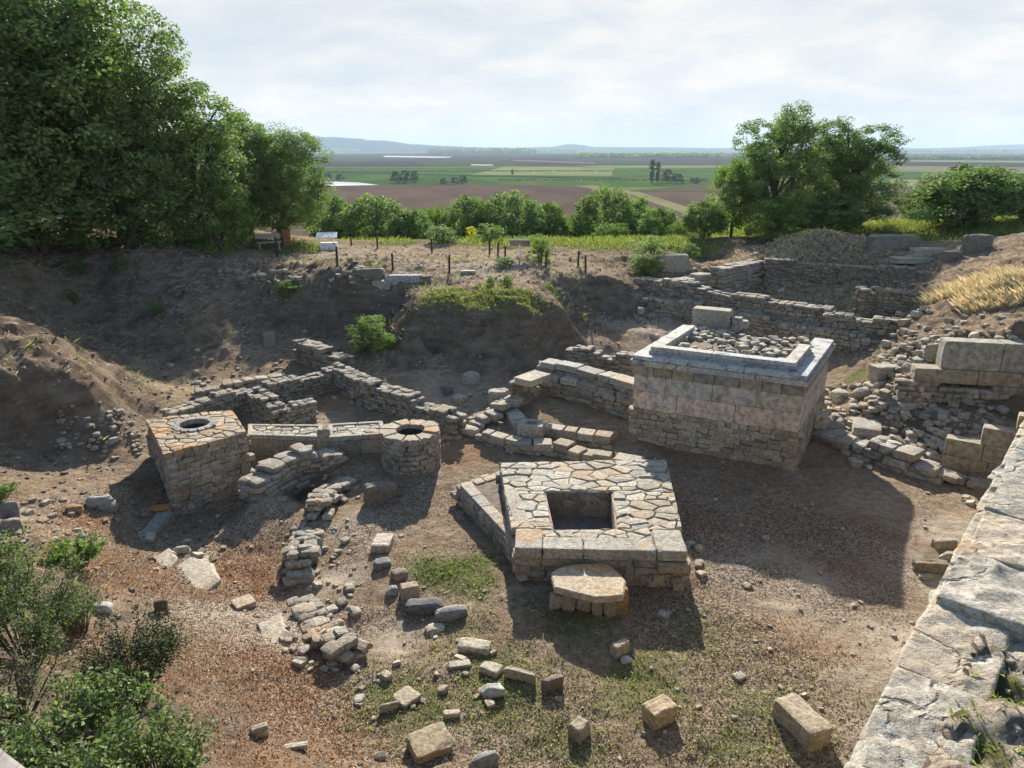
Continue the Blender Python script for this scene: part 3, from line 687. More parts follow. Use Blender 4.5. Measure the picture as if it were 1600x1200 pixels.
# ------------------------------------------------------------------ paved troughs behind the wells
def paved_block(name, label, pts, zt, zb, seed):
    Q = [at(*p, zt)[:2] for p in pts]
    root = empty(name, (*np.mean(Q, 0), zb), label, 'stone bench')
    mb = MB(); quadprism(mb, inset(Q, .05), zb, zt - .05, 1)
    for i in range(4): course(mb, inset(Q, .01)[i], inset(Q, .01)[(i + 1) % 4], zb, zt - .14, .2, .9, (.33, .30, .25), .004, TPLA, .1)
    mb.build('side_wall', [M['rubble'], M['mortar']], root)
    mb = MB(); flags(mb, inset(Q, .1), .32, zt - .14, zt - .01, seed, (.45, .42, .35), .015, .02)
    for i in range(4): course(mb, Q[i], Q[(i + 1) % 4], zt - .13, zt + .02, .13, .8, (.40, .38, .33), .004, TPLB, .1)
    mb.build('paving', [M['rubble']], root)
paved_block('low_stone_bench', 'long low stone bench behind the wells, just right of the orange-topped square well', ((387, 680), (499, 683), (505, 664), (388, 663)), .72, -.1, 21)
paved_block('low_stone_bench', 'short low stone bench paved with slabs, touching the left of the round well', ((513, 684), (602, 678), (598, 658), (513, 663)), .82, -.2, 22)
# ------------------------------------------------------------------ rubble walls
G = 'ruined rubble walls'
wall_px('rubble_wall', 'low zigzag rubble wall behind the orange-topped square well', 'wall', [(263, 642, .95), (330, 621, .95), (393, 605, 1.0), (412, 620, 1.0), (436, 637, .9), (486, 627, .9)], .6, .25, .115, group=G, base=(.31,.285,.24), ragged=1.2)
wall_px('rubble_wall', 'low rubble wall linking the zigzag wall to the long diagonal wall', 'wall', [(405, 610, 1.0), (450, 594, 1.1), (530, 575, 1.15)], .6, .25, .115, group=G, base=(.31,.285,.24), ragged=1.2)
wall_px('rubble_wall', 'long diagonal rubble wall running down behind the round well', 'wall', [(532, 577, 1.15), (575, 597, 1.15), (633, 615, 1.05), (713, 650, .85)], .65, .26, .12, group=G, base=(.31,.285,.24), ragged=1.2)
wall_px('rubble_wall', 'faint row of rubble at the foot of the shaded left bank', 'wall', [(310, 607, .85), (370, 597, .9), (433, 584, 1.0)], .5, .35, .16, group=G)
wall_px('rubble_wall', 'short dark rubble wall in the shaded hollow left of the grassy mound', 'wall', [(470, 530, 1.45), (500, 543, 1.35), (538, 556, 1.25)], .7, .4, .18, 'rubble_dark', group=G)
W3 = [hit(*q) for q in ((543, 757), (522, 775), (505, 792), (492, 820), (482, 850), (474, 880), (470, 910), (476, 945), (492, 975), (520, 1010), (545, 1030))]
def wall_abs(name, label, cat, P3, up, thick, sl, sh, group, base, ragged):
    mb = MB(); masonry(mb, [(p[0], p[1], p[2] - .3, p[2] + up) for p in P3], thick, sl, sh, base=base, ragged=ragged, tidy=-1.8); return tag(mb.build(name, [M['rubble'], M['soil']]), label, cat, group)
wall_abs('rubble_wall', 'curved line of pale rubble crossing the left foreground', 'wall', W3, .2, .6, .27, .14, group=G, base=(.38, .35, .295), ragged=1.8)
wall_px('rubble_wall', 'rubble wall edging the shaded trench right of the square well', 'wall', [(392, 748, .58), (434, 724, .6), (478, 705, .68), (524, 702, .6)], .75, .42, .15, group=G, base=(.34, .315, .265), ragged=.8)
wall_px('rubble_wall', 'short rubble wall between the grassy mound and the altar', 'wall', [(893, 543, 1.45), (940, 550, 1.4), (988, 560, 1.35)], .6, .28, .13, group=G, base=(.31,.285,.24), ragged=1.0)
wall_px('rubble_wall', 'long flat-topped rubble wall passing directly behind the marble altar', 'wall', [(962, 455, 1.95), (1030, 465, 1.95), (1090, 473, 1.95), (1160, 487, 1.9), (1240, 501, 1.85), (1300, 514, 1.75), (1378, 530, 1.6)], .9, .32, .15, group=G, ragged=.4, base=(.36, .33, .28))
wall_px('rubble_wall', 'second long rubble wall, one terrace above the wall behind the altar', 'wall', [(1000, 433, 2.6), (1080, 446, 2.6), (1160, 459, 2.6), (1240, 473, 2.5), (1296, 483, 2.4)], .8, .32, .15, group=G, base=(.32,.295,.25), ragged=1.0)
wall_px('rubble_wall', 'rubble wall stretching right from the end of the terrace wall', 'wall', [(1296, 489, 2.35), (1360, 497, 2.3), (1434, 508, 2.2)], .7, .3, .14, group=G, base=(.32,.295,.25), ragged=.9)
wall_px('rubble_wall', 'grey rubble wall with a square pier at its left end below the dry grass slope', 'wall', [(1346, 452, 3.05), (1376, 452, 3.05), (1420, 457, 3.05), (1492, 479, 2.8)], .8, .3, .14, 'rubble_dark', group=G)
wall_px('rubble_wall', 'dark upper retaining wall below the brown earth mound', 'wall', [(1200, 405, 3.35), (1236, 408, 3.3), (1320, 412, 3.3), (1400, 419, 3.3), (1458, 424, 3.3)], .7, .32, .14, 'rubble_dark', group=G)
wall_px('rubble_wall', 'short rubble wall stub beside the big grey boulder', 'wall', [(1046, 438, 2.75), (1100, 430, 2.85)], .8, .42, .19, group=G)
wall_px('rubble_wall', 'taller rubble wall stub below the earth bank, left of the brown mound', 'wall', [(1122, 421, 3.15), (1182, 406, 3.25)], .9, .45, .2, group=G)
wall_px('rubble_wall', 'loose stone edging along the rim of the shaded left bank', 'wall', [(345, 422, 3.5), (400, 426, 3.3), (450, 428, 3.15), (505, 428, 3.08)], .6, .35, .16, 'rubble_dark', group=G)
wall_px('rubble_wall', 'line of rough boulders at the foot of the slope right of the altar', 'wall', [(1275, 660, .5), (1330, 682, .45), (1400, 706, .4), (1470, 722, .5)], .8, .5, .26, group=G, base=(.42, .39, .34), ragged=1.2)
wall_px('rubble_wall', 'low footing stones along the base of the stepped ashlar wall', 'wall', [(1380, 712, .1), (1470, 742, .1), (1584, 768, .1)], .5, .6, .2, group=G, base=(.38, .34, .28))
# exedra: curved seats left of the altar
def seat_row(name, label, pts, z_bot, thick, bl, base=(.43, .41, .35), tpl=None, cat='stone seat'):
    mb = MB(); P = [at(u, v, z) for (u, v, z) in pts]
    for a, b in zip(P[:-1], P[1:]):
        L = np.linalg.norm((b - a)[:2]); n = max(1, round(L / bl)); z = (a[2] + b[2]) / 2; h = min(.24, z - z_bot)
        cut_ = [0] + sorted((i + random.uniform(-.3, .3)) / n for i in range(1, n)) + [1]
        for i in range(n):
            jz = random.uniform(-.06, .03); o1 = np.array([random.uniform(-.05, .05), random.uniform(-.06, .06), 0]); o2 = o1 + [0, random.uniform(-.05, .05), 0]
            block(mb, lerp(a, b, cut_[i] + .008) + o1, lerp(a, b, cut_[i + 1] - .008) + o2, z - h + jz, z + jz, thick * random.uniform(.75, 1.1), stonecol(base, .25), tpl or TPLW, 1, 0, random.uniform(-.05, .05))
        zz_ = z - h
        if zz_ - z_bot > .1:
            masonry(mb, [(*(a[:2] + [0, .18]), z_bot, zz_ + .02), (*(b[:2] + [0, .18]), z_bot, zz_ + .02)], .36, .36, .17, ragged=0, both=False, core=0, cap=False)
            quadprism(mb, [a[:2] + [0, .12], b[:2] + [0, .12], b[:2] + [0, thick], a[:2] + [0, thick]], z_bot, zz_ + .03, 1)
    return tag(mb.build(name, [M['rubble'], M['mortar']]), label, cat, 'curved stone seats beside the altar')
seat_row('seating_terrace', 'topmost and rearmost stone seat row left of the altar', [(843, 563, 1.5), (900, 574, 1.5), (992, 600, 1.5)], .9, .75, .8)
seat_row('seating_terrace', 'middle stone seat row left of the altar, with a masonry face below it', [(838, 585, 1.12), (900, 596, 1.12), (992, 617, 1.12)], .2, .6, .75)
seat_row('seating_terrace', 'low curved row of worn blocks enclosing the dirt floor before the seats', [(782, 632, .62), (800, 655, .6), (836, 664, .52), (880, 672, .5), (952, 682, .5)], .0, .5, .55, (.42, .39, .34), TPLW)
seat_row('seating_terrace', 'frontmost rough stone row between the round well and the altar', [(752, 676, .48), (805, 690, .5), (862, 692, .5), (905, 706, .45), (1004, 724, .4)], -.15, .5, .5, (.40, .36, .30))
seat_row('seating_terrace', 'stepped side wall of stacked blocks at the left end of the seats', [(838, 574, 1.72), (803, 592, 1.6)], .3, .7, .75, (.42, .40, .35))
seat_row('seating_terrace', 'broken lower blocks trailing left from the stacked seat end', [(800, 612, 1.0), (770, 632, .8), (738, 652, .55), (716, 668, .4)], .1, .6, .45, (.42, .39, .33), TPL + TPLW[:4])
# ------------------------------------------------------------------ ashlar corner at the right
def ashlar_right():
    P0 = at(1468, 733, 0)[:2]; P1 = at(1590, 758, 0)[:2]; e = (P1 - P0) / np.linalg.norm(P1 - P0)
    mb = MB(); hs = .51
    starts = [0.0, 0.02, .85, 1.6, 2.2, 2.9, 3.6]
    for k, s in enumerate(starts):
        course(mb, P0 + e * s, P0 + e * 6.5, k * hs - .02, (k + 1) * hs - .026, .42, 1.15, (.40, .35, .27), .002, TPLA, .08)
    o = tag(mb.build('stepped_ashlar_wall', [M['ashlar']]), 'tan ashlar wall rising in steps to the right out of the pit floor', 'wall')
    mb = MB(); y = 22.6
    def px(u, z): d = ray(u, 600); return None
    def X(u, y, z): zc = y * CT + (HC - z) * ST; return (u - 800) / F * zc
    A = np.array([X(1478, y, 3.2), y]); B = np.array([X(1640, y - .9, 3.2) + 3, y - 1.2]); e = (B - A) / np.linalg.norm(B - A)
    course(mb, A, B, 2.28, 3.2, .6, 1.5, (.38, .35, .29), .004, TPLA, .08)
    A2 = A - e * .75; course(mb, A2 - [0, .06], B - [0, .06], 1.82, 2.275, .6, 1.7, (.34, .31, .25), .003, TPLA, .08)
    course(mb, A2 + e * 2.3 - [0, .12], B - [0, .12], 1.38, 1.815, .6, 1.6, (.34, .31, .25), .003, TPLA, .08)
    A3 = A2 - e * .25
    masonry(mb, [(*(A3 + [0, .2]), .3, 1.8), (*(B + [0, .2]), .3, 1.36)], .5, .3, .17, both=False, ragged=0, base=(.38, .35, .30))
    tag(mb.build('block_retaining_wall', [M['ashlar'], M['mortar']]), 'grey retaining wall of large blocks over rubble, behind the stepped ashlar wall', 'wall')
ashlar_right()
# ------------------------------------------------------------------ near pit wall under the viewer
GRID[40] = cube_grid(40)
def rough_slab(mb, a, b, z0, z1, depth, col, seed, amp=.03, side=1):
    a = np.array(a[:2], float); b = np.array(b[:2], float); L = np.linalg.norm(b - a); ang = math.atan2(b[1] - a[1], b[0] - a[0]); n = np.array([-math.sin(ang), math.cos(ang)])
    q, f = rock(seed, 40, 30, 4, 1.5, .012); c = (a + b) / 2 + n * depth / 2 * side
    v = (q * np.array([L, depth, z1 - z0]) / 2) @ rotz(ang).T + np.array([c[0], c[1], (z0 + z1) / 2]); d = unit_(q)
    k = noise3(v, 2.1, seed) * amp * 1.6 + noise3(v, 6.5, seed + 1) * amp + noise3(v, 19, seed + 2) * amp * .45 - np.maximum(noise3(v, 4.3, seed + 4) - .22, 0) * amp * 6
    mb.add(v + d * k[:, None], f, col)
def unit_(a): return a / (np.linalg.norm(a, axis=1)[:, None] + 1e-9)
def near_wall():
    zt = 5.2
    root = empty('massive_near_wall', (*W0, 0), 'massive pale weathered wall in the right foreground bordering the pit', 'wall')
    mb = MB(); s = -4.0; i = 0
    while s < 17.5:
        l = [1.5, 1.1, 1.7, 1.2, 1.9][i % 5]; a = W0 + WD * (s + .004); b = W0 + WD * (s + l - .004)
        rough_slab(mb, b, a, zt - .62, zt + .015 + (i % 3) * .008, .62, stonecol((.44, .41, .355), .07), 500 + i, .035); s += l; i += 1
    mb.build('top_course', [M['old_wall']], root)
    mb = MB()
    for k in range(8): course(mb, W0 + WD * 17.6 + WN * .06, W0 - WD * 4 + WN * .06, k * .575 - .02, (k + 1) * .575 - .026, .7, 1.3, (.38, .35, .29), .004, TPLB, .1)
    quadprism(mb, [W0 - WD * 4 + WN * .2, W0 + WD * 17.5 + WN * .2, W0 + WD * 17.5 + WN * 1.1, W0 - WD * 4 + WN * 1.1], 0, zt - .3, 1)
    mb.build('lower_course', [M['ashlar'], M['mortar']], root)
    mb = MB(); p = at(1482, 905, 5.5)[:2]; s0 = (p - W0) @ WD; s = s0; i = 0
    for l, h, dd in ((1.0, .36, .95), (1.15, .34, 1.0), (.9, .38, .95), (1.3, .35, 1.0), (1.2, .37, 1.0), (1.2, .37, 1.0), (1.2, .37, 1.0), (1.2, .37, 1.0)):
        rough_slab(mb, W0 + WD * (s + l - .01) + WN * (.06 + .03 * (i % 3)), W0 + WD * s + WN * (.06 + .03 * (i % 2)), zt - .12, zt + h * .34, dd * .8, stonecol((.44, .405, .345), .08), 530 + i, .03); s += l; i += 1
    mb.build('raised_block', [M['old_wall']], root)
near_wall()
# ------------------------------------------------------------------ loose stones
LOOSE = [
 ('grey upright block filling the gap between the two stone benches', 497,517,666,708,.85,'rubble',(.36,.335,.285),'b',0.0),  # label, u0,u1,v0,v1, height, material, colour, style, angle
 ('dark upright boulder standing in front of the round well', 567,617,747,792,.62,'block',(.22,.19,.16),'w',.3),
 ('pale oblong slab at the top of the foreground stone line', 579,611,830,868,.25,'block',(.50,.45,.40),'b',1.5),
 ('small dark pitted stone just below the pale oblong slab', 583,609,868,894,.2,'grey',(.22,.21,.20),'r',.3),
 ('dark stone with a rusty patch left of the grass patch', 610,636,888,912,.2,'lichen',(.25,.2,.18),'r',.6),
 ('small rounded grey stone left of the orange-topped cube', 602,620,914,936,.2,'grey',(.36,.35,.34),'r',.2),
 ('cube-shaped stone with an orange lichen top beside a dark boulder', 622,655,908,943,.33,'lichen',(.42,.36,.30),'b',.3),
 ('largest dark rounded boulder of the foreground stone line', 634,690,931,966,.3,'grey',(.17,.17,.17),'r',.1),
 ('rugged grey boulder right of the dark rounded one', 679,730,945,974,.28,'grey',(.27,.27,.26),'r',.2),
 ('pale flat stone half sunk below the dark boulders', 663,694,975,997,.12,'block',(.46,.42,.35),'r',.2),
 ('broad pale slab lying flat below the grass patch', 714,768,996,1028,.16,'block',(.46,.43,.36),'b',-.2),
 ('grey flat slab second along the lower stone row', 744,790,1031,1062,.15,'block',(.42,.39,.33),'b',-.5),
 ('long tan block third along the lower stone row', 787,838,1040,1072,.22,'block',(.38,.34,.28),'b',-.35),
 ('dark angular block ending the lower stone row', 845,882,1053,1088,.28,'rubble_dark',(.24,.21,.18),'b',.4),
 ('thin grey flagstone left of the lower stone row', 699,735,1031,1050,.08,'rubble',(.42,.39,.33),'b',.2),
 ('whitish rough stone below the lower stone row', 751,789,1069,1096,.2,'grey',(.52,.51,.48),'r',.1),
 ('orange-topped block standing near the slab table', 949,990,997,1030,.3,'lichen',(.42,.36,.30),'b',.6),
 ('small white stone touching the base of the orange-topped block', 970,988,1026,1042,.12,'grey',(.48,.48,.46),'r',.2),
 ('squared orange-stained block in the bottom centre foreground', 1000,1069,1086,1142,.36,'lichen',(.44,.37,.27),'b',.5),
 ('small pointed block left of the squared orange block', 886,926,1121,1166,.3,'block',(.34,.31,.25),'b',.8),
 ('long broken block with a stepped edge in the bottom right foreground', 1229,1307,1080,1180,.42,'block',(.38,.34,.26),'b',1.95),
 ('small oblong pale stone at the top of the bottom stone strip', 591,614,1051,1070,.12,'block',(.46,.43,.36),'b',-.7),
 ('narrow buried kerb stone running down the bottom stone strip', 607,656,1071,1112,.12,'block',(.43,.38,.30),'b',-.75),
 ('little rectangular block left of the narrow kerb stone', 593,622,1096,1117,.18,'block',(.42,.39,.32),'b',.4),
 ('large flat slab with yellow lichen at the bottom edge', 622,715,1130,1198,.2,'lichen',(.38,.34,.25),'b',.5),
 ('small buff stone right of the large bottom slab', 692,719,1111,1127,.1,'block',(.46,.42,.33),'b',.1),
 ('thin pale stone chip on the dry grass at lower left', 443,478,1161,1175,.07,'grey',(.52,.48,.42),'b',.2),
 ('wedge-shaped pale stone on the dry grass, left of centre bottom', 386,421,1130,1156,.2,'grey',(.46,.42,.35),'b',.5),
 ('rough grey stone poking in at the bottom edge', 735,780,1178,1205,.25,'grey',(.3,.29,.27),'r',.5),
 ('dark squared block leaning by the near wall', 1431,1485,872,902,.32,'block',(.27,.23,.18),'b',-.15),
 ('upper small block beside the near wall', 1460,1498,840,862,.25,'rubble',(.36,.32,.26),'b',.1),
 ('rounded stone between the blocks and the near wall', 1470,1497,861,882,.24,'rubble',(.36,.32,.27),'r',.1),
 ('flat chip below the dark squared block', 1438,1462,898,910,.12,'rubble',(.34,.31,.27),'r',.1),
 ('large grey-topped boulder on the slope left of the square well', 132,178,766,799,.4,'grey',(.36,.36,.35),'r',.1),
 ('small orange stone left of the grey-topped boulder', 101,126,786,804,.2,'lichen',(.35,.22,.12),'r',.1),
 ('flat orange stone in the shadow of the square well', 227,263,786,805,.18,'lichen',(.38,.22,.08),'r',.1),
 ('dark upright stone behind the middle bush', 240,261,935,962,.32,'rubble_dark',(.2,.17,.14),'b',.2),
 ('white rough stone between the bushes', 143,169,937,962,.2,'grey',(.5,.48,.45),'r',.1),
 ('tilted pale slab with dark holes and an orange tip on the left dirt bank', 352,396,927,957,.12,'lichen',(.46,.41,.34),'b',.7),
 ('grey stone topping the cluster at the trench edge', 268,294,853,870,.22,'rubble',(.40,.38,.33),'r',.4),
 ('brown stone in the middle of the trench edge cluster', 248,272,860,878,.2,'rubble',(.36,.33,.28),'r',.9),
 ('flat stone at the right of the trench edge cluster', 296,322,872,890,.16,'rubble',(.42,.39,.33),'r',.2),
 ('grey rock at the left edge of the picture', 0,26,780,812,.45,'grey',(.28,.27,.26),'r',.2),
 ('lower brown rock at the left edge of the picture', 0,30,812,838,.4,'rubble',(.3,.27,.24),'r',.7),
 ('big pale slab tilted on the rubble slope right of the altar', 1338,1396,652,692,.35,'block',(.42,.40,.36),'b',-.4),
 ('rounded grey boulder at the altar corner', 1283,1322,655,680,.42,'grey',(.33,.32,.29),'r',.2),
 ('pale boulder above the big tilted slab', 1302,1330,606,626,.3,'rubble',(.46,.44,.38),'r',.3),
 ('large squared block at the top of the rubble slope', 1366,1412,560,592,.5,'rubble',(.40,.37,.31),'b',.2),
 ('long pale stone on the rubble slope below the block wall', 1405,1440,628,645,.25,'rubble',(.46,.43,.38),'b',.1),
 ('brown boulder below the large squared slope block', 1340,1372,600,622,.35,'rubble',(.36,.33,.28),'r',.1),
 ('grey boulder left of the block retaining wall', 1448,1482,536,562,.5,'rubble',(.34,.32,.27),'b',.1),
 ('rusty block at the foot of the curved seats near the altar', 948,968,672,690,.3,'lichen',(.36,.26,.17),'r',.1),
 ('smooth round stone behind the stacked seat end', 720,751,583,604,.6,'rubble',(.38,.36,.31),'r',.1),
 ('squat pillar block standing left of the seats', 762,794,602,640,.7,'rubble',(.42,.40,.35),'b',.1),
 ('flat dark slab leaning on the dirt left of the seats', 690,708,600,622,.35,'rubble_dark',(.2,.2,.19),'b',.7),
 ('pale stone lying in front of the leaning dark slab', 709,728,613,635,.3,'rubble',(.40,.38,.33),'b',.9),
 ('flat round stone beside the rim of the round well', 690,722,678,690,.12,'lichen',(.44,.40,.33),'r',.1),
 ('reddish stone just right of the round well', 686,708,662,677,.3,'lichen',(.40,.26,.15),'r',.1),
 ('big grey boulder on the bank behind the first terrace walls', 1027,1082,396,428,1.0,'rubble',(.36,.33,.28),'w',.2),
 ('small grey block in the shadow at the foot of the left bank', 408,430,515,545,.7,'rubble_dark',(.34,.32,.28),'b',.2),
 ('grey squared blocks end piece on the plateau rim, leftmost', 553,596,424,441,.5,'rubble_dark',(.26,.25,.22),'b',.2),
 ('flat grey slab on the plateau rim', 580,612,440,457,.35,'rubble',(.40,.38,.33),'b',-.1),
 ('pale squared block on the plateau rim, middle of the row', 600,640,434,448,.45,'grey',(.44,.44,.43),'b',.1),
 ('whitish end block on the plateau rim', 632,660,432,445,.42,'grey',(.50,.50,.50),'b',0),
 ('dark end block on the plateau rim, rightmost of the row', 657,673,432,446,.42,'rubble_dark',(.26,.23,.19),'b',0),
 ('long grey block beyond the dark upper retaining wall', 1364,1436,374,392,.8,'rubble_dark',(.3,.29,.26),'b',0),
 ('long thin slab right of the brown mound', 1404,1482,407,414,.25,'rubble',(.42,.39,.33),'b',-.05),
 ('squared block lying in green grass beside the thin slab', 1474,1506,396,409,.5,'rubble_dark',(.3,.28,.24),'b',.1),
 ('wide dark stack of blocks in the grass at the right', 1508,1554,374,392,.9,'rubble_dark',(.26,.25,.22),'b',.1),
 ('pale slab beside the grassy stack of blocks', 1430,1480,392,402,.4,'rubble',(.40,.38,.32),'b',0),
 ('small flat stone on the plateau dirt below the white tilted board', 720,742,425,430,.1,'grey',(.5,.48,.42),'b',0)]
TB = {'b': (8, 13, 5, 1.25, .08), 'r': (8, 3.5, 6, .95, .16), 'w': (14, 6, 6, 1.15, .12)}
for i, (lb, u0, u1, v0, v1, h, mt, col, st, an) in enumerate(LOOSE):
    p = hit((u0 + u1) / 2, v1 - 2); zc = p[1] * CT + (HC - p[2]) * ST; w_ = (u1 - u0) / F * zc
    # footprint depth from the vertical extent left over once the height is taken off
    ap = (v1 - v0) / F * zc; s_ = max((HC - p[2]) / math.hypot(p[1], HC - p[2]), .15); cth = math.sqrt(1 - s_ * s_)
    dep = min(max((ap - h * cth) / s_, w_ * .45, .15), w_ * 1.6)
    a_, b_ = w_, dep; ca, sa = abs(math.cos(an)), abs(math.sin(an))
    if st == 'b' and ca > .05:     # solve for box sides whose rotated extent is w_ x dep
        det = ca * ca - sa * sa
        if abs(det) > .6: a_ = max((w_ * ca - dep * sa) / det, .35 * w_); b_ = max((dep * ca - w_ * sa) / det, .35 * dep)
        else: a_ = w_ * .72; b_ = dep * .72
    n, bx, cu, cd_, ro = TB[st]; q, f = rock(900 + i, n, bx, cu, cd_, ro)
    cy = p[1] + dep / 2; v = (q * np.array([a_, b_, h * 1.2]) / 2) @ (rotz(an) @ rotx(random.uniform(-.06, .06))).T + np.array([p[0], cy, p[2] + h * .20 + (hz(p[0], cy) - p[2]) * .5])
    mb = MB(); mb.add(v, f, col); tag(mb.build('loose_stone' if st != 'b' else 'stone_block', M[mt], smooth=(st != 'b')), lb, 'stone', 'loose stones and fallen blocks')
# slab table in front of the platform
def slab_table():
    p = hit(918, 962); root = empty('slab_table', p, 'irregular pale slab with an orange right edge resting on stacked stones before the platform', 'stone slab')
    zt = .60; pl = [(859, 893), (880, 884), (903, 880), (948, 879), (968, 893), (979, 908), (975, 930), (930, 934), (908, 929), (866, 917)]
    poly = np.array([at(u, v, zt)[:2] for u, v in pl]); mb = MB(); slab_poly(mb, poly, zt - .13, zt, .0, (.50, .45, .36), 0, .03, .003); mb.build('slab', [M['lichen']], root)
    mb = MB()
    for (u, v, w_, hh, cc) in ((870, 940, .3, .38, .36), (890, 940, .28, .42, .34), (912, 945, .3, .44, .38), (935, 948, .22, .44, .33), (950, 948, .3, .44, .3), (880, 925, .35, .45, .3), (930, 925, .4, .45, .3), (960, 925, .35, .45, .3)):
        q = at(u, v + 14, 0); add_stone(mb, (q[0], q[1] + .12, hh / 2 - .02), (w_, .32, hh), random.uniform(-.4, .4), .08, TPL, (cc, cc * .88, cc * .72))
    mb.build('support_stone', [M['rubble']], root)
    mb = MB(); q = at(966, 962, 0); block(mb, q[:2] + [-.19, 0], q[:2] + [.2, .05], -.05, .56, .55, (.38, .25, .13), TPLW[2:3]); mb.build('side_block', [M['lichen']], root)
slab_table()
def basin_block():
    p = at(830, 690, .2); q, f = rock(1301, 14, 12, 3, 1.3, .04)
    w_ = .82; v = q * np.array([w_, .7, .5]) / 2
    r = np.hypot(v[:, 0], v[:, 1]); v[:, 2] = np.where((r < .17) & (v[:, 2] > 0), v[:, 2] - .22, v[:, 2])
    mb = MB(); mb.add(v @ rotz(-.2).T + np.array([p[0], p[1] + .25, .5]), f, (.40, .38, .33)); tag(mb.build('hollowed_block', M['rubble']), 'squared stone block with a round hollow cut in its top, in the front stone row', 'stone', 'loose stones and fallen blocks')
basin_block()
def outcrop(label, pts, dz, mat='block', col=(.44, .40, .33)):
    P3 = [hit(u, v) for u, v in pts]; c = np.mean(P3, 0); mb = MB(); poly = np.array([p[:2] for p in P3]); 
    slab_poly(mb, poly, c[2] - .4, c[2] + dz, .0, col, 0, .09, .03); o = mb.build('bedrock_slab', M[mat]); tag(o, label, 'rock', 'pale bedrock slabs')
outcrop('large pale bedrock slab sloping on the dirt bank below the trench', [(262, 885), (300, 878), (335, 892), (346, 914), (318, 926), (275, 912)], .08)
outcrop('smaller bedrock slab above the large pale one, by the trench cluster', [(236, 872), (268, 868), (280, 880), (262, 890), (240, 886)], .08)
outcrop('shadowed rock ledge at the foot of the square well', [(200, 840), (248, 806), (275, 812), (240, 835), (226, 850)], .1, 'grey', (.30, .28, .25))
outcrop('pale rock sheet left of the curved rubble line', [(398, 975), (440, 965), (452, 990), (430, 1010), (404, 1000)], .04)
# ------------------------------------------------------------------ foliage
def leaves(mb, cen, nrm, size, asp=.6, colr=None, seed=0, fold=True):
    r = np.random.RandomState(seed); n = len(cen)
    a = r.normal(size=(n, 3)); a -= (a * nrm).sum(1)[:, None] * nrm; a /= np.linalg.norm(a, axis=1)[:, None] + 1e-9
    b = np.cross(nrm, a); s = (size * r.uniform(.6, 1.3, n))[:, None]
    v = np.stack([cen - a * s * .5, cen + b * s * asp * .5 + nrm * s * .08, cen + a * s * .5, cen - b * s * asp * .5 + nrm * s * .08], 1).reshape(-1, 3)
    f = np.arange(4 * n).reshape(n, 4)
    c = np.zeros((n, 3)); c[:, 0] = r.uniform(0, 1, n) if colr is None else np.clip(colr + r.uniform(-.3, .3, n), 0, 1); c[:, 1] = (r.uniform(0, 1, n) > .85) * r.uniform(0, 1, n)
    mb.add(v, f, np.repeat(c, 4, 0))
def unit(a): return a / (np.linalg.norm(a, axis=1)[:, None] + 1e-9)
def crown_pts(H, W, nclump, nleaf, rc, seed, bottom=.12, rnd=False):
    """clumps of leaves spread through an uneven crown"""
    r = np.random.RandomState(seed); cl = []
    lobes = []
    for i in range(15):
        a = 2.4 * i + r.uniform(-.5, .5); zz = bottom + .12 + (i + r.uniform(0, .8)) / 15 * (.80 - bottom); tt = (zz - bottom) / (1 - bottom); q = min(1.0, .72 + tt) * math.sqrt(max(1 - max(tt - .3, 0) ** 2 / .5, .08))
        lobes.append((math.cos(a) * .29 * W * q, math.sin(a) * .29 * W * q, zz * H, r.uniform(.17, .25) * W, r.uniform(.13, .19) * H))
    lobes.append((0, 0, .75 * H, .27 * W, .25 * H)); lobes.append((0, 0, .42 * H, .33 * W, .30 * H)); lobes.append((0, 0, (bottom + .14) * H, .34 * W, .14 * H))
    if rnd:
        lobes = [(0, 0, (.5 + bottom * .5) * H, .46 * W, .47 * H)] * 12 + [(math.cos(a_) * .25 * W, math.sin(a_) * .25 * W, z_ * H, .24 * W, .22 * H) for a_, z_ in ((.4, .55), (2, .5), (3.3, .62), (4.9, .45), (1.2, .38), (5.7, .6))]
    per = nclump // len(lobes)
    for (x, y, z, rx, rz) in lobes:
        d = unit(r.normal(size=(per, 3))); rr = r.uniform(.55, 1.0, per) ** .6
        c = np.c_[x + d[:, 0] * rx * rr, y + d[:, 1] * rx * rr, z + d[:, 2] * rz * rr]
        cl.append(np.c_[c, d])
    cl = np.vstack(cl); cl = cl[cl[:, 2] > bottom * H * .8]
    C_, N_, K_ = [], [], []
    for c in cl:
        m = max(4, int(nleaf * r.uniform(.5, 1.4))); d = unit(r.normal(size=(m, 3))); rad = rc * r.uniform(.6, 1.3)
        p = c[:3] + d * (r.uniform(.3, 1, m) ** .5)[:, None] * rad * np.array([1.15, 1.15, .75])
        C_.append(p); N_.append(unit(d * .6 + c[3:] * .4 + r.normal(size=(m, 3)) * .55 + [0, 0, .25])); K_.append(np.full(m, r.uniform(.1, .9)))
    return np.vstack(C_), np.vstack(N_), np.concatenate(K_), cl
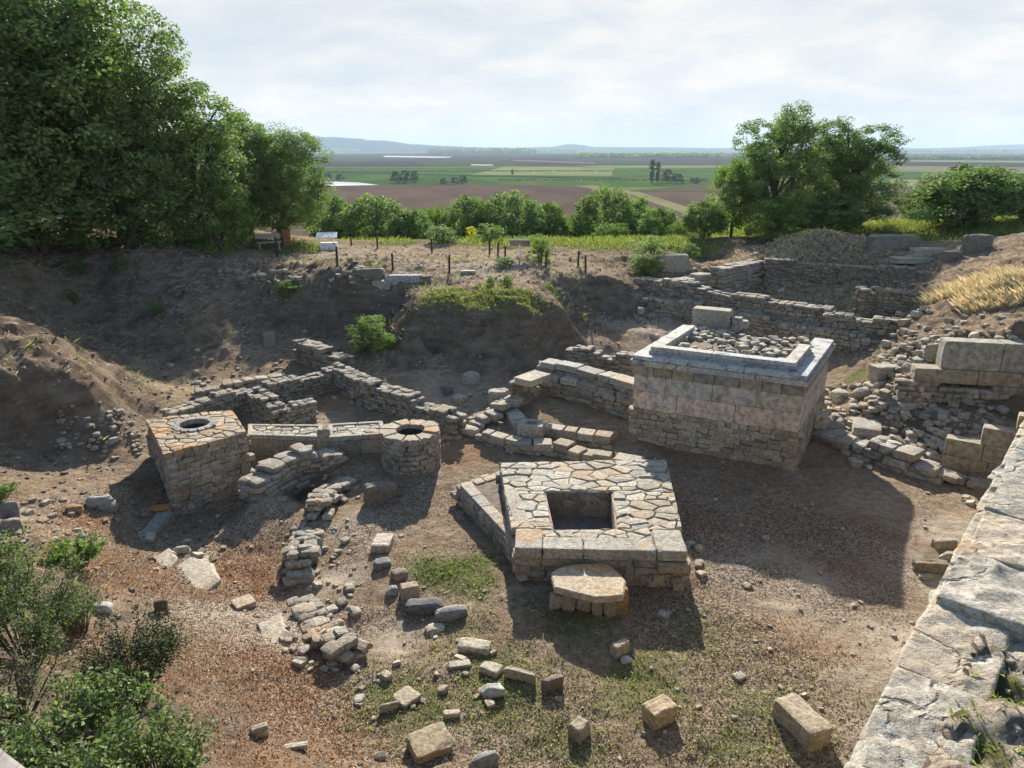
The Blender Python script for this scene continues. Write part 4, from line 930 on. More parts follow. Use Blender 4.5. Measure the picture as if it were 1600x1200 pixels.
def make_tree(name, label, H, W, nclump, nleaf, rc, ls, seed, mat='leaf_far', bottom=.12, stems=1, cat='tree', group=None, limbs=14, rnd=False):
    r = np.random.RandomState(seed + 77); root = empty(name, (0, 0, 0), label, cat, group)
    c, n, k, cl = crown_pts(H, W, nclump, nleaf, rc, seed, bottom, rnd)
    mb = MB(); leaves(mb, c, n, ls, .6, k, seed); o = mb.build('crown', M[mat], root)
    mb = MB()
    for s in range(stems):
        a = 2 * math.pi * s / stems + .5; sp = .0 if stems == 1 else .12 * W
        ptr = [(0 + math.cos(a) * .02 * H * (stems > 1), math.sin(a) * .02 * H * (stems > 1), -.25), (math.cos(a) * sp * .4, math.sin(a) * sp * .4, .18 * H), (math.cos(a) * sp + .02 * H, math.sin(a) * sp, .42 * H), (math.cos(a) * sp * 1.5, math.sin(a) * sp * 1.4 + .02 * H, .78 * H)]
        tube(mb, ptr, [.032 * H, .024 * H, .016 * H, .005 * H], 8)
    tg = cl[r.choice(len(cl), min(limbs, len(cl)), replace=False)]
    for t in tg:
        z0 = min(max(t[2] * .55, .12 * H), .6 * H); m = np.array([t[0] * .45, t[1] * .45, z0 + (t[2] - z0) * .6])
        tube(mb, [(t[0] * .04, t[1] * .04, z0), m, t[:3]], [.012 * H, .008 * H, .003 * H], 5)
    mb.build('trunk', M['bark'], root)
    root['H'] = H; root['W'] = W
    return root
def copy_tree(src):
    c = src.copy(); C.objects.link(c)
    for ch in list(src.children):
        k = ch.copy(); C.objects.link(k); k.parent = c
    return c
M['leaf_dark'] = leaf_mat('foliage_deep_olive', (0.022, 0.032, 0.014), (0.075, 0.095, 0.035), .2)
PROTO = {}; USED = set()
PROTO['big1'] = make_tree('leafy_tree', 'x', 11, 9, 760, 95, .60, .17, 1, stems=2)
PROTO['big2'] = make_tree('leafy_tree', 'x', 11, 9, 720, 90, .62, .17, 2, stems=1)
PROTO['mid1'] = make_tree('leafy_tree', 'x', 5, 5.4, 460, 50, .34, .16, 3, stems=1, bottom=.05, rnd=True)
PROTO['mid2'] = make_tree('leafy_tree', 'x', 5, 5.0, 420, 50, .33, .16, 4, stems=2, bottom=.02, rnd=True)
PROTO['airy'] = make_tree('leafy_tree', 'x', 11, 9, 700, 84, .50, .17, 17, stems=2, bottom=.10, limbs=30)
PROTO['airy2'] = make_tree('leafy_tree', 'x', 11, 9, 800, 84, .52, .17, 18, stems=1, bottom=.08, limbs=30)
PROTO['bush'] = make_tree('leafy_bush', 'x', 3, 3.2, 130, 60, .32, .13, 5, stems=3, bottom=.04, cat='bush')
PROTO['mid3'] = make_tree('leafy_tree', 'x', 5, 5.0, 220, 60, .42, .16, 6, mat='leaf_light', stems=2, bottom=.06)
PROTO['big3'] = make_tree('leafy_tree', 'x', 9, 7, 420, 85, .58, .17, 8, mat='leaf_far', stems=2, bottom=.05)
PROTO['bushl'] = make_tree('leafy_bush', 'x', 3, 3.2, 120, 55, .3, .12, 9, mat='leaf_light', stems=3, bottom=.03, cat='bush')
PROTO['far'] = make_tree('distant_tree', 'x', 8, 9, 60, 26, 1.1, .75, 10, mat='leaf_dark', bottom=.05, limbs=4)
PROTO['poplar'] = make_tree('poplar_tree', 'x', 25, 4.5, 110, 26, 1.3, .8, 12, mat='leaf_dark', bottom=.04, limbs=4)
def plant(kind, label, u, dist, vtop, hw, cat=None, group=None, vbase=None, name=None, rot=None, drop=0.15):
    src = PROTO[kind]
    o = src if kind not in USED else copy_tree(src); USED.add(kind)
    d = ray(u, 600); 
    if vbase: dist = hit(u, vbase)[1]
    zc = dist * CT + 6 * ST; x = (u - 800) / F * zc; z = hz(x, dist); zc = dist * CT + (HC - z) * ST; x = (u - 800) / F * zc; z = hz(x, dist)
    top = at_dist(u, vtop, dist)[2]; w_ = 2 * hw / F * zc; h = max(top - z, .6, w_ * .55)
    o.location = (x, dist, z - drop); s = h / src['H']; sw = w_ / src['W']
    o.scale = (sw, sw, s); o.rotation_euler = (0, 0, rot if rot is not None else (u * 1.7) % 6.28)
    if name: o.name = name
    tag(o, label, cat or src['category'], group); return o
GL = 'big trees on the left bank'
plant('big1', 'nearest tall tree filling the top left corner, its crown cut by the frame', 40, 36, -130, 230, group=GL)
plant('big2', 'tall tree second from the left corner with dark layered crown', 195, 39, 5, 140, group=GL)
plant('big3', 'light-catching tree right of the tall corner trees, crown lit on its right edge', 312, 41, 138, 105, group=GL)
plant('big1', 'dark tree at the outer left frame edge, low branches reaching the bank', -150, 31, -60, 220, group=GL, rot=2.2)
plant('big2', 'dark round tree standing alone at the right end of the left tree group', 448, 47, 194, 78, group=GL, rot=1.0)
plant('big3', 'tree closing the gap between the light-catching tree and the lone dark tree', 388, 46, 182, 66, group=GL, rot=2.6)
plant('bush', 'low bushy growth under the corner trees above the bank', 60, 35, 255, 130, 'bush', GL)
plant('bush', 'bush hanging over the bank edge below the second tall tree', 215, 38, 250, 100, 'bush', GL, rot=1.0)
plant('bushl', 'brighter bush under the light-catching tree at the bank rim', 345, 40, 268, 62, 'bush', GL)
plant('bush', 'dark bush at the outer left edge of the bank', -60, 30, 250, 150, 'bush', GL, rot=3.3)
GM = 'row of round trees beyond the fence posts'
for i, (k, lb, u, d, vt, hw) in enumerate([
 ('mid1', 'small round tree directly right of the dark lone tree', 522, 62, 300, 36),
 ('mid1', 'broad round tree behind the slanted information board', 588, 60, 306, 60),
 ('mid2', 'lower tree touching the right side of the broad round tree', 648, 61, 326, 36),
 ('mid3', 'pale thin tree in the gap left of the central clump', 683, 66, 320, 32),
 ('mid2', 'left tree of the central clump', 735, 64, 303, 46),
 ('mid1', 'largest tree of the central clump, right of its middle', 800, 62, 300, 56),
 ('mid2', 'tree at the right shoulder of the central clump', 858, 64, 313, 32),
 ('mid3', 'low light tree between the central clump and the tall dark tree', 893, 66, 335, 28),
 ('mid1', 'tall dark rounded tree where the pale field track starts', 942, 63, 293, 52),
 ('mid2', 'tree behind the right shoulder of the tall dark rounded tree', 992, 66, 308, 34),
 ('mid2', 'round tree below the pale field track', 1028, 60, 322, 36),
 ('mid3', 'small pale tree before the tall dark rounded tree', 955, 56, 347, 32),
 ('mid2', 'dense small tree left of the great double tree', 1098, 50, 312, 34),
 ('mid3', 'low light green tree left of the dense small tree', 1062, 56, 345, 24)]):
    plant(k, lb, u, d, vt - 4, hw * 1.05, group=GM)
GR = 'trees at the right of the plateau'
plant('airy', 'great airy tree on the right of the plateau, left half of the pair', 1205, 50, 172, 82, group=GR, rot=5.1)
plant('airy2', 'great tree on the right of the plateau, denser right half of the pair', 1312, 52, 190, 88, group=GR, rot=.6)
plant('mid3', 'light green lower tree at the left foot of the great pair', 1142, 52, 238, 42, group=GR)
plant('mid3', 'light undergrowth tree in front of the airy tree', 1210, 47, 300, 50, group=GR, rot=2.0)
plant('mid2', 'wide dark bushy tree at the right edge of the grass slope', 1508, 50, 258, 84, group=GR, rot=.3)
plant('bush', 'low dense skirt of bush under the wide bushy tree', 1500, 48.5, 305, 80, 'bush', GR, rot=1.1)
plant('mid1', 'dark tree cut by the right frame edge', 1605, 51, 268, 66, group=GR)
plant('bush', 'small round bush left of the wide bushy tree', 1425, 58, 296, 30, 'bush', GR)
plant('mid2', 'dark shrub mass at the foot of the great pair', 1290, 49, 295, 60, group=GR, rot=1.9)
GB = 'bushes on the plateau'
for (k, lb, u, d, vt, hw) in [
 ('bushl', 'leafy young tree beside the white tilted board', 843, 41.5, 362, 22),
 ('bush', 'small shrub at the left of the white tilted board', 788, 40, 398, 17),
 ('bush', 'dark bush beside the big grey boulder on the bank', 1008, 42, 392, 30),
 ('bushl', 'light green shrub above the bank, behind the dark bush', 1015, 46, 375, 34),
 ('bush', 'low hedge-like bush at the plateau edge, left of the yellow shrub', 690, 48, 362, 26),
 ('bush', 'dark bush in the shaded hollow left of the grassy mound', 578, 31, 490, 34),
 ('bushl', 'bright weed bush at the foot of the shaded hollow', 606, 29.5, 515, 17),
 ('bushl', 'pale shrub on the shaded rim below the plateau', 452, 34, 437, 22),
 ('bush', 'tiny shrub on the crest above the grassy mound, left', 766, 36, 432, 8),
 ('bush', 'tiny shrub on the crest above the grassy mound, right', 792, 36, 428, 12),
 ('bushl', 'small sapling beyond the left plateau posts', 440, 49, 336, 13),
 ('bushl', 'grassy bush right of the yellow shrub', 765, 50, 368, 26),
 ('bush', 'small bush at the pit edge beneath the dense small tree', 1078, 44, 376, 16),
 ('bush', 'dark tuft high on the shaded left bank', 122, 27.6, 402, 18),
 ('bush', 'dark tuft under the trees near the left bank top', 190, 28.6, 398, 14),
 ('bush', 'small dark tuft low on the shaded left bank', 118, 26, 455, 9),
 ('bush', 'green tuft halfway up the middle of the shaded bank', 248, 30, 465, 13)]:
    plant(k, lb, u, d, vt, hw, 'bush', GB, vbase={122: 424, 190: 418, 118: 474, 248: 490, 578: 545, 606: 545, 452: 458, 1015: 405, 1008: 430, 440: 378, 1078: 402, 788: 416, 843: 408, 766: 449, 792: 448}.get(u))
ya = make_tree('yellow_shrub', 'small bright yellow-leaved shrub beyond the fence posts', 3, 1.6, 60, 40, .25, .12, 31, mat='leaf_yellow', stems=1, bottom=.25, cat='bush', limbs=6)
PROTO['yel'] = ya; plant('yel', 'small bright yellow-leaved shrub beyond the fence posts', 737, 52, 350, 9)
M['leaf_near'] = leaf_mat('foliage_glossy_green', (0.055, 0.09, 0.033), (0.19, 0.245, 0.095), .3)
# ------------------------------------------------------------------ leafy shrubs in the foreground
def near_shrub(label, u, v, h, w_, nst, nlv, ls, seed, mat='leaf_light', up=1.0, name='leafy_shrub', zc_=None):
    r = np.random.RandomState(seed); p = hit(u, v); root = empty(name, p, label, 'bush', 'leafy shrubs in the left foreground')
    mb = MB(); Cn, Nn, Kk = [], [], []
    for s in range(nst):
        a = r.uniform(0, 2 * math.pi); rr = w_ * .5 * math.sqrt(r.uniform(.02, 1)); hh = h * r.uniform(.55, 1.05) * (1 - .35 * (rr / (w_ * .5)) ** 2)
        p0 = p + np.array([math.cos(a) * rr * .15, math.sin(a) * rr * .15, -.1]); p3 = p + np.array([math.cos(a) * rr, math.sin(a) * rr, hh])
        p1 = lerp(p0, p3, .35) + np.array([r.uniform(-.08, .08), r.uniform(-.08, .08), .12 * hh]); p2 = lerp(p0, p3, .7) + np.array([r.uniform(-.08, .08), r.uniform(-.08, .08), .1 * hh])
        tube(mb, [p0, p1, p2, p3], [.016, .011, .007, .003], 5)
        nt_ = 7
        for k in range(nt_):
            t = r.uniform(.3, 1.0); b0 = lerp(p1, p2, min(t * 1.5 - .3, 1)) if t < .8 else lerp(p2, p3, (t - .8) * 5)
            d = unit(np.array([[math.cos(a) + r.normal() * .9, math.sin(a) + r.normal() * .9, .5 + r.normal() * .35]]))[0]; L = r.uniform(.15, .38) * h * .55
            b1 = b0 + d * L; tube(mb, [b0, lerp(b0, b1, .5) + [0, 0, .02], b1], [.005, .004, .002], 4, cap=False)
            m = int(nlv / (nst * nt_)); tt = r.uniform(.15, 1.05, m)[:, None]; jit = r.normal(size=(m, 3)) * .055
            Cn.append(b0 + (b1 - b0) * tt + jit); Nn.append(unit(r.normal(size=(m, 3)) * .6 + [0, 0, .7])); Kk.append(np.full(m, r.uniform(.1, .9)))
    mb.build('stem', M['bark'], root); mb = MB(); leaves(mb, np.vstack(Cn), np.vstack(Nn), ls, .55, np.concatenate(Kk), seed); mb.build('foliage', M[mat], root)
near_shrub('tall twiggy olive-green shrub at the left frame edge', 45, 1040, 1.75, 1.9, 30, 9000, .05, 1, 'leaf_olive')
near_shrub('dense green shrub above the twiggy one at the left frame edge', 5, 960, 1.5, 1.3, 22, 5500, .06, 2, 'leaf_near')
near_shrub('small bright green shrub growing alone right of the left edge bushes', 122, 884, .62, 1.0, 16, 1900, .085, 3, 'leaf_light')
near_shrub('dark spiny shrub in the middle of the left foreground', 218, 1110, 1.45, 1.35, 34, 9500, .042, 4, 'leaf_dark')
near_shrub('broad glossy green shrub across the bottom left corner', 110, 1225, .85, 2.0, 40, 7500, .062, 5, 'leaf_near')
near_shrub('lower leafy shrub right of the corner shrub at the bottom edge', 250, 1225, .8, 1.3, 24, 4200, .058, 6, 'leaf_near')
near_shrub('small green sprout at the left edge above the rocks', 5, 775, .5, .7, 8, 500, .09, 7, 'leaf_light')
near_shrub('olive twiggy shrub between the alone bright shrub and the dark spiny one', 130, 985, .95, 1.0, 16, 2200, .045, 8, 'leaf_olive')
near_shrub('brown dry shrub in the bottom left gap between shrubs', 30, 1130, 1.0, 1.0, 20, 900, .04, 9, 'leaf_olive')
# ------------------------------------------------------------------ ground cover: blades, litter, gravel
def ground_area(n, x0, x1, y0, y1, fn, seed):
    r = np.random.RandomState(seed); x = r.uniform(x0, x1, n); y = r.uniform(y0, y1, n)
    k = fn(x, y) > r.uniform(0, 1, n); x, y = x[k], y[k]; return x, y, height(x, y), r
def blades(name, label, x, y, z, r, h, w_, mat, lean=.35):
    n = len(x); a = r.uniform(0, 2 * math.pi, n); hh = h * r.uniform(.4, 1.2, n); dx = np.cos(a) * w_ * .5; dy = np.sin(a) * w_ * .5
    lx = r.normal(size=n) * lean * hh; ly = r.normal(size=n) * lean * hh
    v = np.stack([np.c_[x - dx, y - dy, z - .03], np.c_[x + dx, y + dy, z - .03], np.c_[x + lx * .4 + dx * .6, y + ly * .4 + dy * .6, z + hh * .55], np.c_[x + lx, y + ly, z + hh]], 1).reshape(-1, 3)
    c = np.repeat(np.c_[r.uniform(0, 1, n), r.uniform(0, 1, n) ** 3, np.zeros(n)], 4, 0)
    mb = MB(); mb.add(v, np.arange(4 * n).reshape(n, 4), c); o = mb.build(name, mat, origin=(0, 0, 0)); tag(o, label, 'grass', None, 'stuff'); return o
M['blade_green'] = leaf_mat('green_grass_blade', (0.095, 0.12, 0.04), (0.24, 0.25, 0.095), .4)
M['blade_dry'] = leaf_mat('golden_dry_blade', (0.34, 0.29, 0.18), (0.60, 0.54, 0.37), .3, (1.1, 1.0, .8))
M['blade_rust'] = leaf_mat('rusty_dry_blade', (0.17, 0.105, 0.062), (0.42, 0.29, 0.18), .25, (1.1, .95, .8))
def gm(x, y): return masks(x, y)[1]
x, y, z, r = ground_area(100000, -30, 45, 43, 66, lambda x, y: np.where(masks(x, y)[1] > .55, .75, .0) * (np.abs(x) < y * .85), 1)
blades('plateau_grass', 'green grass growing along the plateau and beyond it', x, y, z, r, .30, .035, M['blade_green'])
x, y, z, r = ground_area(90000, -8, 10, 6.5, 24, lambda x, y: np.where(masks(x, y)[1] > .22, masks(x, y)[1] * .8, 0), 2)
blades('pit_weeds', 'low green weeds in patches on the pit floor', x, y, z, r, .06, .014, M['blade_green'], .9)
x, y, z, r = ground_area(150000, -8, 10, 6.5, 20, lambda x, y: np.where(masks(x, y)[1] > .15, masks(x, y)[1] * .9, 0), 22); n = len(x)
mb = MB(); leaves(mb, np.c_[x, y, z + .02], unit(np.c_[r.normal(size=(n, 2)) * .5, np.ones(n)]), .036, .7, None, 23); tag(mb.build('low_weeds', M['leaf_olive'], origin=(0, 0, 0)), 'flat green weeds creeping over the pit floor', 'weeds', None, 'stuff')
x, y, z, r = ground_area(60000, -24, 16, 11, 44, lambda x, y: np.where(height(x, y) > .7, .7, 0) * sstep(.45, .6, .5 + fbm(x * .7, y * .7, 3, 99)), 24)
blades('bank_weeds', 'sparse dry weeds on the earth banks', x, y, z, r, .09, .009, M['blade_dry'], .8)
x, y, z, r = ground_area(14000, -24, 4, 16, 40, lambda x, y: np.where(height(x, y) > .7, .9, 0) * sstep(.62, .72, .5 + fbm(x * .9, y * .9, 3, 95)), 25)
blades('bank_grass', 'green tufts on the shaded banks', x, y, z, r, .2, .02, M['blade_green'], .6)
x, y, z, r = ground_area(60000, -4, 9, 24, 36, lambda x, y: np.where((masks(x, y)[1] > .5) & (height(x, y) > 2.35), .9, 0), 12)
blades('mound_grass', 'bright grass on top of the central mound', x, y, z, r, .07, .018, M['blade_green'], .9)
x, y, z, r = ground_area(150000, -12, 8, 6.5, 19, lambda x, y: np.where(masks(x, y)[0] > .25, masks(x, y)[0], .02), 3)
blades('dry_grass', 'rusty dry grass on the pit floor and left slope', x, y, z, r, .05, .012, M['blade_rust'], 1.1)
P_ = [(hit(u, v)[:2], s) for u, v, s in ((1500, 455, 1.2), (1530, 445, 1.2), (1475, 458, .8), (1560, 460, 1.1), (1595, 455, 1.2))]
def gold(x, y): return np.max([np.exp(-((x - p[0]) ** 2 + (y - p[1]) ** 2) / s ** 2) for p, s in P_], 0)
x, y, z, r = ground_area(160000, 12, 30, 24, 38, lambda x, y: np.where(gold(x, y) > .25, .9, 0), 4)
blades('golden_grass', 'tall golden dry grass on the slope at the right', x, y, z, r, .34, .012, M['blade_dry'], .6)
MD = at(1290, 390, 3.9)
x, y, z, r = ground_area(40000, MD[0] - 4, MD[0] + 4, MD[1] - 5, MD[1] + 5, lambda x, y: np.exp(-((x - MD[0]) ** 2 + (y - MD[1]) ** 2) / 7) * .8, 5)
blades('mound_dry_grass', 'dry brown grass covering the earth mound above the upper wall', x, y, z, r, .16, .014, M['blade_dry'], .8)
x, y, z, r = ground_area(30000, 2, 9, 2, 9, lambda x, y: np.where(((x - W0[0]) * WN[0] + (y - W0[1]) * WN[1] > .42), masks(x, y)[1] * 1.5 + .02, 0), 6)
blades('wall_top_grass', 'small green tufts growing on top of the massive near wall', x, y, z, r, .045, .005, M['blade_green'], .9)
# dry leaf litter
def flat(x, y): 
    m = masks(x, y); s = (x - W0[0]) * WN[0] + (y - W0[1]) * WN[1]
    return np.clip(m[3] * .8 + .12, 0, 1) * (s < 0) * sstep(24, 10, y)
M['litter'] = leaf_mat('dry_leaf', (0.10, 0.065, 0.042), (0.46, 0.375, 0.28), .1, (1.1, 1, .85))
x, y, z, r = ground_area(150000, -10, 11, 6, 24, flat, 7); n = len(x)
c = np.zeros(n); mb = MB(); nr = unit(np.c_[r.normal(size=(n, 2)) * .55, np.ones(n)]); leaves(mb, np.c_[x, y, z + .012], nr, .038, .55, np.where(r.uniform(0, 1, n) > .6, .85, .25), 8)
tag(mb.build('leaf_litter', M['litter'], origin=(0, 0, 0)), 'scattered dry brown and pale leaves on the pit floor', 'dry leaves', None, 'stuff')
def pebbles(name, label, x, y, z, r, s0, s1, mat, base=(.42, .38, .32)):
    mb = MB(); g8 = np.array([[-1, -1, -1], [1, -1, -1], [1, 1, -1], [-1, 1, -1], [-1, -1, 1], [1, -1, 1], [1, 1, 1], [-1, 1, 1]], float)
    f = [[0, 3, 2, 1], [4, 5, 6, 7], [0, 1, 5, 4], [1, 2, 6, 5], [2, 3, 7, 6], [3, 0, 4, 7]]
    V, Fc, Cc = [], [], []
    for i in range(len(x)):
        s = s0 + (s1 - s0) * r.uniform() ** 2.5
        v = (g8 * [1, .75, .5] * s * .5 * r.uniform(.6, 1.15, (8, 3))) @ (rotz(r.uniform(0, 6.3)) @ rotx(r.normal() * .3)).T + [x[i], y[i], z[i] + s * .12]
        V.append(v); Fc.append(np.array(f) + 8 * i); Cc.append(np.tile(np.array(base) * r.uniform(.6, 1.25), (8, 1)))
    mb.add(np.vstack(V), np.vstack(Fc), np.vstack(Cc)); tag(mb.build(name, mat, origin=(0, 0, 0)), label, 'gravel', None, 'stuff')
x, y, z, r = ground_area(5500, -14, 16, 6, 34, lambda x, y: (.35 + .5 * masks(x, y)[2]) * (((x - W0[0]) * WN[0] + (y - W0[1]) * WN[1]) < 0), 9)
pebbles('gravel', 'small stones strewn over the pit floor and slopes', x, y, z, r, .03, .13, M['rubble'])
x, y, z, r = ground_area(4500, -20, 25, 33, 48, lambda x, y: .35 + 0 * x, 13)
x2, y2, z2, r2 = ground_area(5000, -24, -7, 12, 40, lambda x, y: .7 + 0 * x, 14)
pebbles('bank_gravel', 'stones and clods of earth on the left bank and its mound', x2, y2, z2, r2, .03, .2, M['rubble_dark'], (.30, .26, .21))
pebbles('plateau_gravel', 'small stones strewn on the plateau dirt', x, y, z, r, .05, .16, M['rubble'])
def rub(x, y): return np.max([np.exp(-((x - p[0]) ** 2 + (y - p[1]) ** 2) / s ** 2) * k for p, s, k in RB], 0)
def stones_stuff(name, label, n, lst, s0, s1, seed, base=(.40, .37, .31), mat='rubble'):
    r = np.random.RandomState(seed); mb = MB()
    for (u0, u1, v0, v1, m) in lst:
        for i in range(m):
            p = hit(r.uniform(u0, u1), r.uniform(v0, v1)); s = s0 + (s1 - s0) * r.uniform() ** 1.8
            add_stone(mb, (p[0], p[1], p[2] + s * .1), (s, s * .8, s * .55), r.uniform(0, 3), .35, TPL, stonecol(base))
    tag(mb.build(name, [M[mat]], origin=(0, 0, 0)), label, 'rubble', None, 'stuff')
stones_stuff('slope_rubble', 'tumbled rubble covering the slope between altar and block wall', 0, [(1290, 1440, 600, 700, 230), (1360, 1450, 545, 640, 150), (1440, 1570, 620, 690, 110), (1250, 1330, 640, 680, 50), (1330, 1480, 690, 735, 80), (1380, 1480, 520, 570, 60)], .09, .40, 3)
stones_stuff('scattered_rubble', 'scattered stones beside the old walls and on the left slope', 0, [(690, 790, 600, 670, 45), (540, 700, 655, 700, 16), (430, 560, 740, 1010, 70), (230, 330, 840, 900, 16), (90, 230, 640, 720, 60), (130, 220, 650, 700, 20), (0, 130, 780, 860, 25), (560, 780, 990, 1110, 16), (440, 560, 990, 1050, 30), (560, 700, 1040, 1190, 10), (950, 1450, 780, 1190, 14), (240, 560, 560, 640, 60), (300, 560, 425, 600, 30), (1500, 1560, 765, 800, 14), (1070, 1100, 840, 900, 12)], .07, .26, 4)
stones_stuff('terrace_rubble', 'fallen stones lying between the terrace walls behind the altar', 0, [(1000, 1500, 440, 540, 120), (1180, 1440, 395, 450, 50), (1400, 1600, 480, 560, 40), (430, 680, 420, 445, 40), (1060, 1200, 420, 450, 20)], .15, .5, 5)
stones_stuff('wall_top_rubble', 'fragments of stone on the top of the near wall', 0, [(1400, 1600, 960, 1190, 30)], .02, .08, 6)
# ------------------------------------------------------------------ fence posts and boards on the plateau
for i, (u, v0, v1, lb) in enumerate([(337, 368, 388, 'dark post under the tree edge, leftmost of all'), (397, 367, 390, 'dark post near the bench, left of it'), (433, 372, 400, 'dark post right beside the wooden bench'),
  (527, 387, 415, 'dark post directly below the slanted information board'), (614, 397, 423, 'dark post above the pale squared blocks'), (702, 400, 428, 'lone dark post in the middle of the plateau dirt'),
  (590, 372, 389, 'short far post behind the plateau, left of the low hedge'), (675, 374, 395, 'far post in front of the low hedge-like bush'), (765, 374, 397, 'far post right of the yellow shrub'),
  (778, 380, 400, 'post between the far post and the white tilted board'), (789, 387, 407, 'post touching the shrub left of the white board'), (852, 393, 417, 'leaning post right of the leafy young tree'),
  (846, 388, 409, 'post half hidden in the leafy young tree'), (903, 393, 417, 'left post of the pair near the dark bank'), (915, 400, 425, 'right post of the pair near the dark bank'), (549, 373, 384, 'tiny far post right of the information board')]):
    p = hit(u, v1); zc = p[1] * CT + (HC - p[2]) * ST; h = (v1 - v0) / F * zc * 1.06
    mb = MB(); t = random.uniform(-.04, .04) + (.1 if i == 11 else 0); tube(mb, [(p[0], p[1], p[2] - .2), (p[0] + t * .5, p[1], p[2] + h * .6), (p[0] + t, p[1], p[2] + h - .03), (p[0] + t, p[1], p[2] + h)], [.055, .052, .05, .03], 10)
    tag(mb.build('fence_post', M['wood_dark']), lb, 'post', 'dark wooden posts on the plateau')
def board(name, label, u, vb, w_, h, tilt, face_m, frame_m, rot=0, legs=2, cat='information board', d=.7):
    p = hit(u, vb); root = empty(name, p, label, cat, 'information boards')
    R = rotz(rot) @ rotx(tilt); c = p + np.array([0, 0, h])
    mb = MB(); box_v(mb, c, (w_, d, .03), R=R); mb.build('panel', M[face_m], root)
    mb = MB()
    for off, dm in (((0, d / 2 + .015, 0), (w_ + .06, .03, .06)), ((0, -d / 2 - .015, 0), (w_ + .06, .03, .06)), ((w_ / 2 + .015, 0, 0), (.03, d, .058)), ((-w_ / 2 - .015, 0, 0), (.03, d, .058))): box_v(mb, c + R @ np.array(off), dm, R=R)
    mb.build('frame', M[frame_m], root)
    for s in ((-1, 1) if legs == 2 else (0,)):
        mb = MB(); q = p + rotz(rot) @ np.array([s * w_ * .35, 0, 0]); box_v(mb, (q[0], q[1], (p[2] - .2 + c[2] - .05) / 2), (.07, .07, c[2] - .05 - p[2] + .2), rot); mb.build('leg', M['white'] if frame_m == 'white' else M['wood_dark'], root)
    return root
def info_mat():
    m, nt = nodes('printed_panel'); g = NT(nt); co = g.n('ShaderNodeTexCoord').outputs['Object']
    n = g.noise(co, 3.5, 3, .5); c = g.mix(g.ramp(n, .45, .55), (.62, .68, .74), (.30, .40, .50)); g.out(g.bsdf(c, .25, spec=.5)); return m
M['panel'] = info_mat()
b1 = board('information_board', 'slanted information board with a pale blue panel near the round trees', 512, 390, 1.15, .85, .3, 'panel', 'white', .15)
b2 = board('tilted_board', 'white framed board seen from behind, tilted on one post by the leafy young tree', 812, 404, 1.05, .78, -.6, 'wood_grey', 'white', -.1, 1)
mb = MB(); q = hit(512, 391); box_v(mb, q + [0, .35, .2], (1.0, .35, .45), .15); 
tag(mb.build('stone_box', M['grey']), 'low grey stone box beneath the slanted information board', 'stone', None)
def bench():
    p = hit(421, 391); root = empty('wooden_bench', p, 'weathered wooden bench on the plateau at the edge of the left trees', 'bench')
    R = .5
    for nm, off, dm in (('seat', (0, 0, .45), (1.4, .4, .05)), ('backrest', (0, .22, .78), (1.4, .04, .28)), ('leg', (-.55, 0, .18), (.08, .36, .5)), ('leg', (.55, 0, .18), (.08, .36, .5))):
        mb = MB(); box_v(mb, p + rotz(R) @ np.array(off), dm, R); mb.build(nm, M['wood_grey'], root)
bench()
mb = MB(); p = hit(449, 383); box_v(mb, p + [0, 0, .42], (.42, .35, .9), .2); box_v(mb, p + [0, 0, .89], (.5, .42, .06), .2)
tag(mb.build('wooden_bin', plain_mat('orange_brown_wood', (.28, .13, .06), .8, .3, 20, .3)), 'small orange-brown wooden bin near the bench', 'bin')
# wooden rail at the bottom left corner, beside the viewer
def rail():
    a = at(-60, 1122, 8.05); b = at(62, 1215, 8.05); d = (b - a); root = empty('wooden_railing', (a[0] - d[0], a[1] - d[1], 5.1), 'pale weathered wooden handrail at the bottom left corner', 'railing')
    a2 = a - d * 6; b2 = b + d * 1.5; ang = math.atan2(d[1], d[0]); L = np.linalg.norm(b2 - a2)
    mb = MB(); c = (a2 + b2) / 2; n_ = np.array([-d[1], d[0], 0]) / np.linalg.norm(d[:2]); q, f = rock(77, 14, 30, 0, 2, .01); mb.add((q * np.array([L, .12, .06]) / 2) @ rotz(ang).T + c - n_ * .06 - [0, 0, .03], f, (1, 1, 1)); mb.build('handrail', M['wood_grey'], root)
    for t in (.1, .95):
        p = lerp(a2, b2, t) - n_ * .06; mb = MB(); box_v(mb, (p[0], p[1], 6.5), (.09, .09, 3.0), ang); mb.build('post', M['wood_grey'], root)
rail()
# ------------------------------------------------------------------ the plain: fields, hills, far trees
def field_mat(name, c1, c2, sc_=.02, rough=.95):
    m, nt = nodes(name); g = NT(nt); co = g.n('ShaderNodeTexCoord').outputs['Object']
    mp = g.n('ShaderNodeMapping', ins={0: co, 3: (1, .35, 1)}).outputs[0]
    n = g.noise(mp, sc_, 6, .6); n2 = g.noise(co, .25, 3, .6)
    vc = g.n('ShaderNodeSeparateColor', ins={0: g.n('ShaderNodeTexVoronoi', ins={'Vector': g.n('ShaderNodeMapping', ins={0: co, 2: (0, 0, .12), 3: (.0035, .0011, 1)}).outputs[0], 'Scale': 1.0}).outputs['Color']})
    c = g.mix(g.ramp(n, .35, .65), c1, c2); c = g.mix(g.ramp(vc.outputs[0], 0, 1, 0, .55), c, g.mix(1.0, c, (1.9, 1.7, 1.5), 'MULTIPLY')); c = g.mix(g.ramp(vc.outputs[1], .72, .76, 0, .6), c, (.07, .10, .035)); c = g.mix(g.ramp(n2, .4, .7, 0, .35), c, g.mix(1.0, c, (.7, .7, .7), 'MULTIPLY')); g.out(g.n('ShaderNodeBsdfDiffuse', ins={0: c, 1: .3}).outputs[0]); return m
FB = field_mat('ploughed_soil', (.085, .06, .047), (.12, .088, .068))
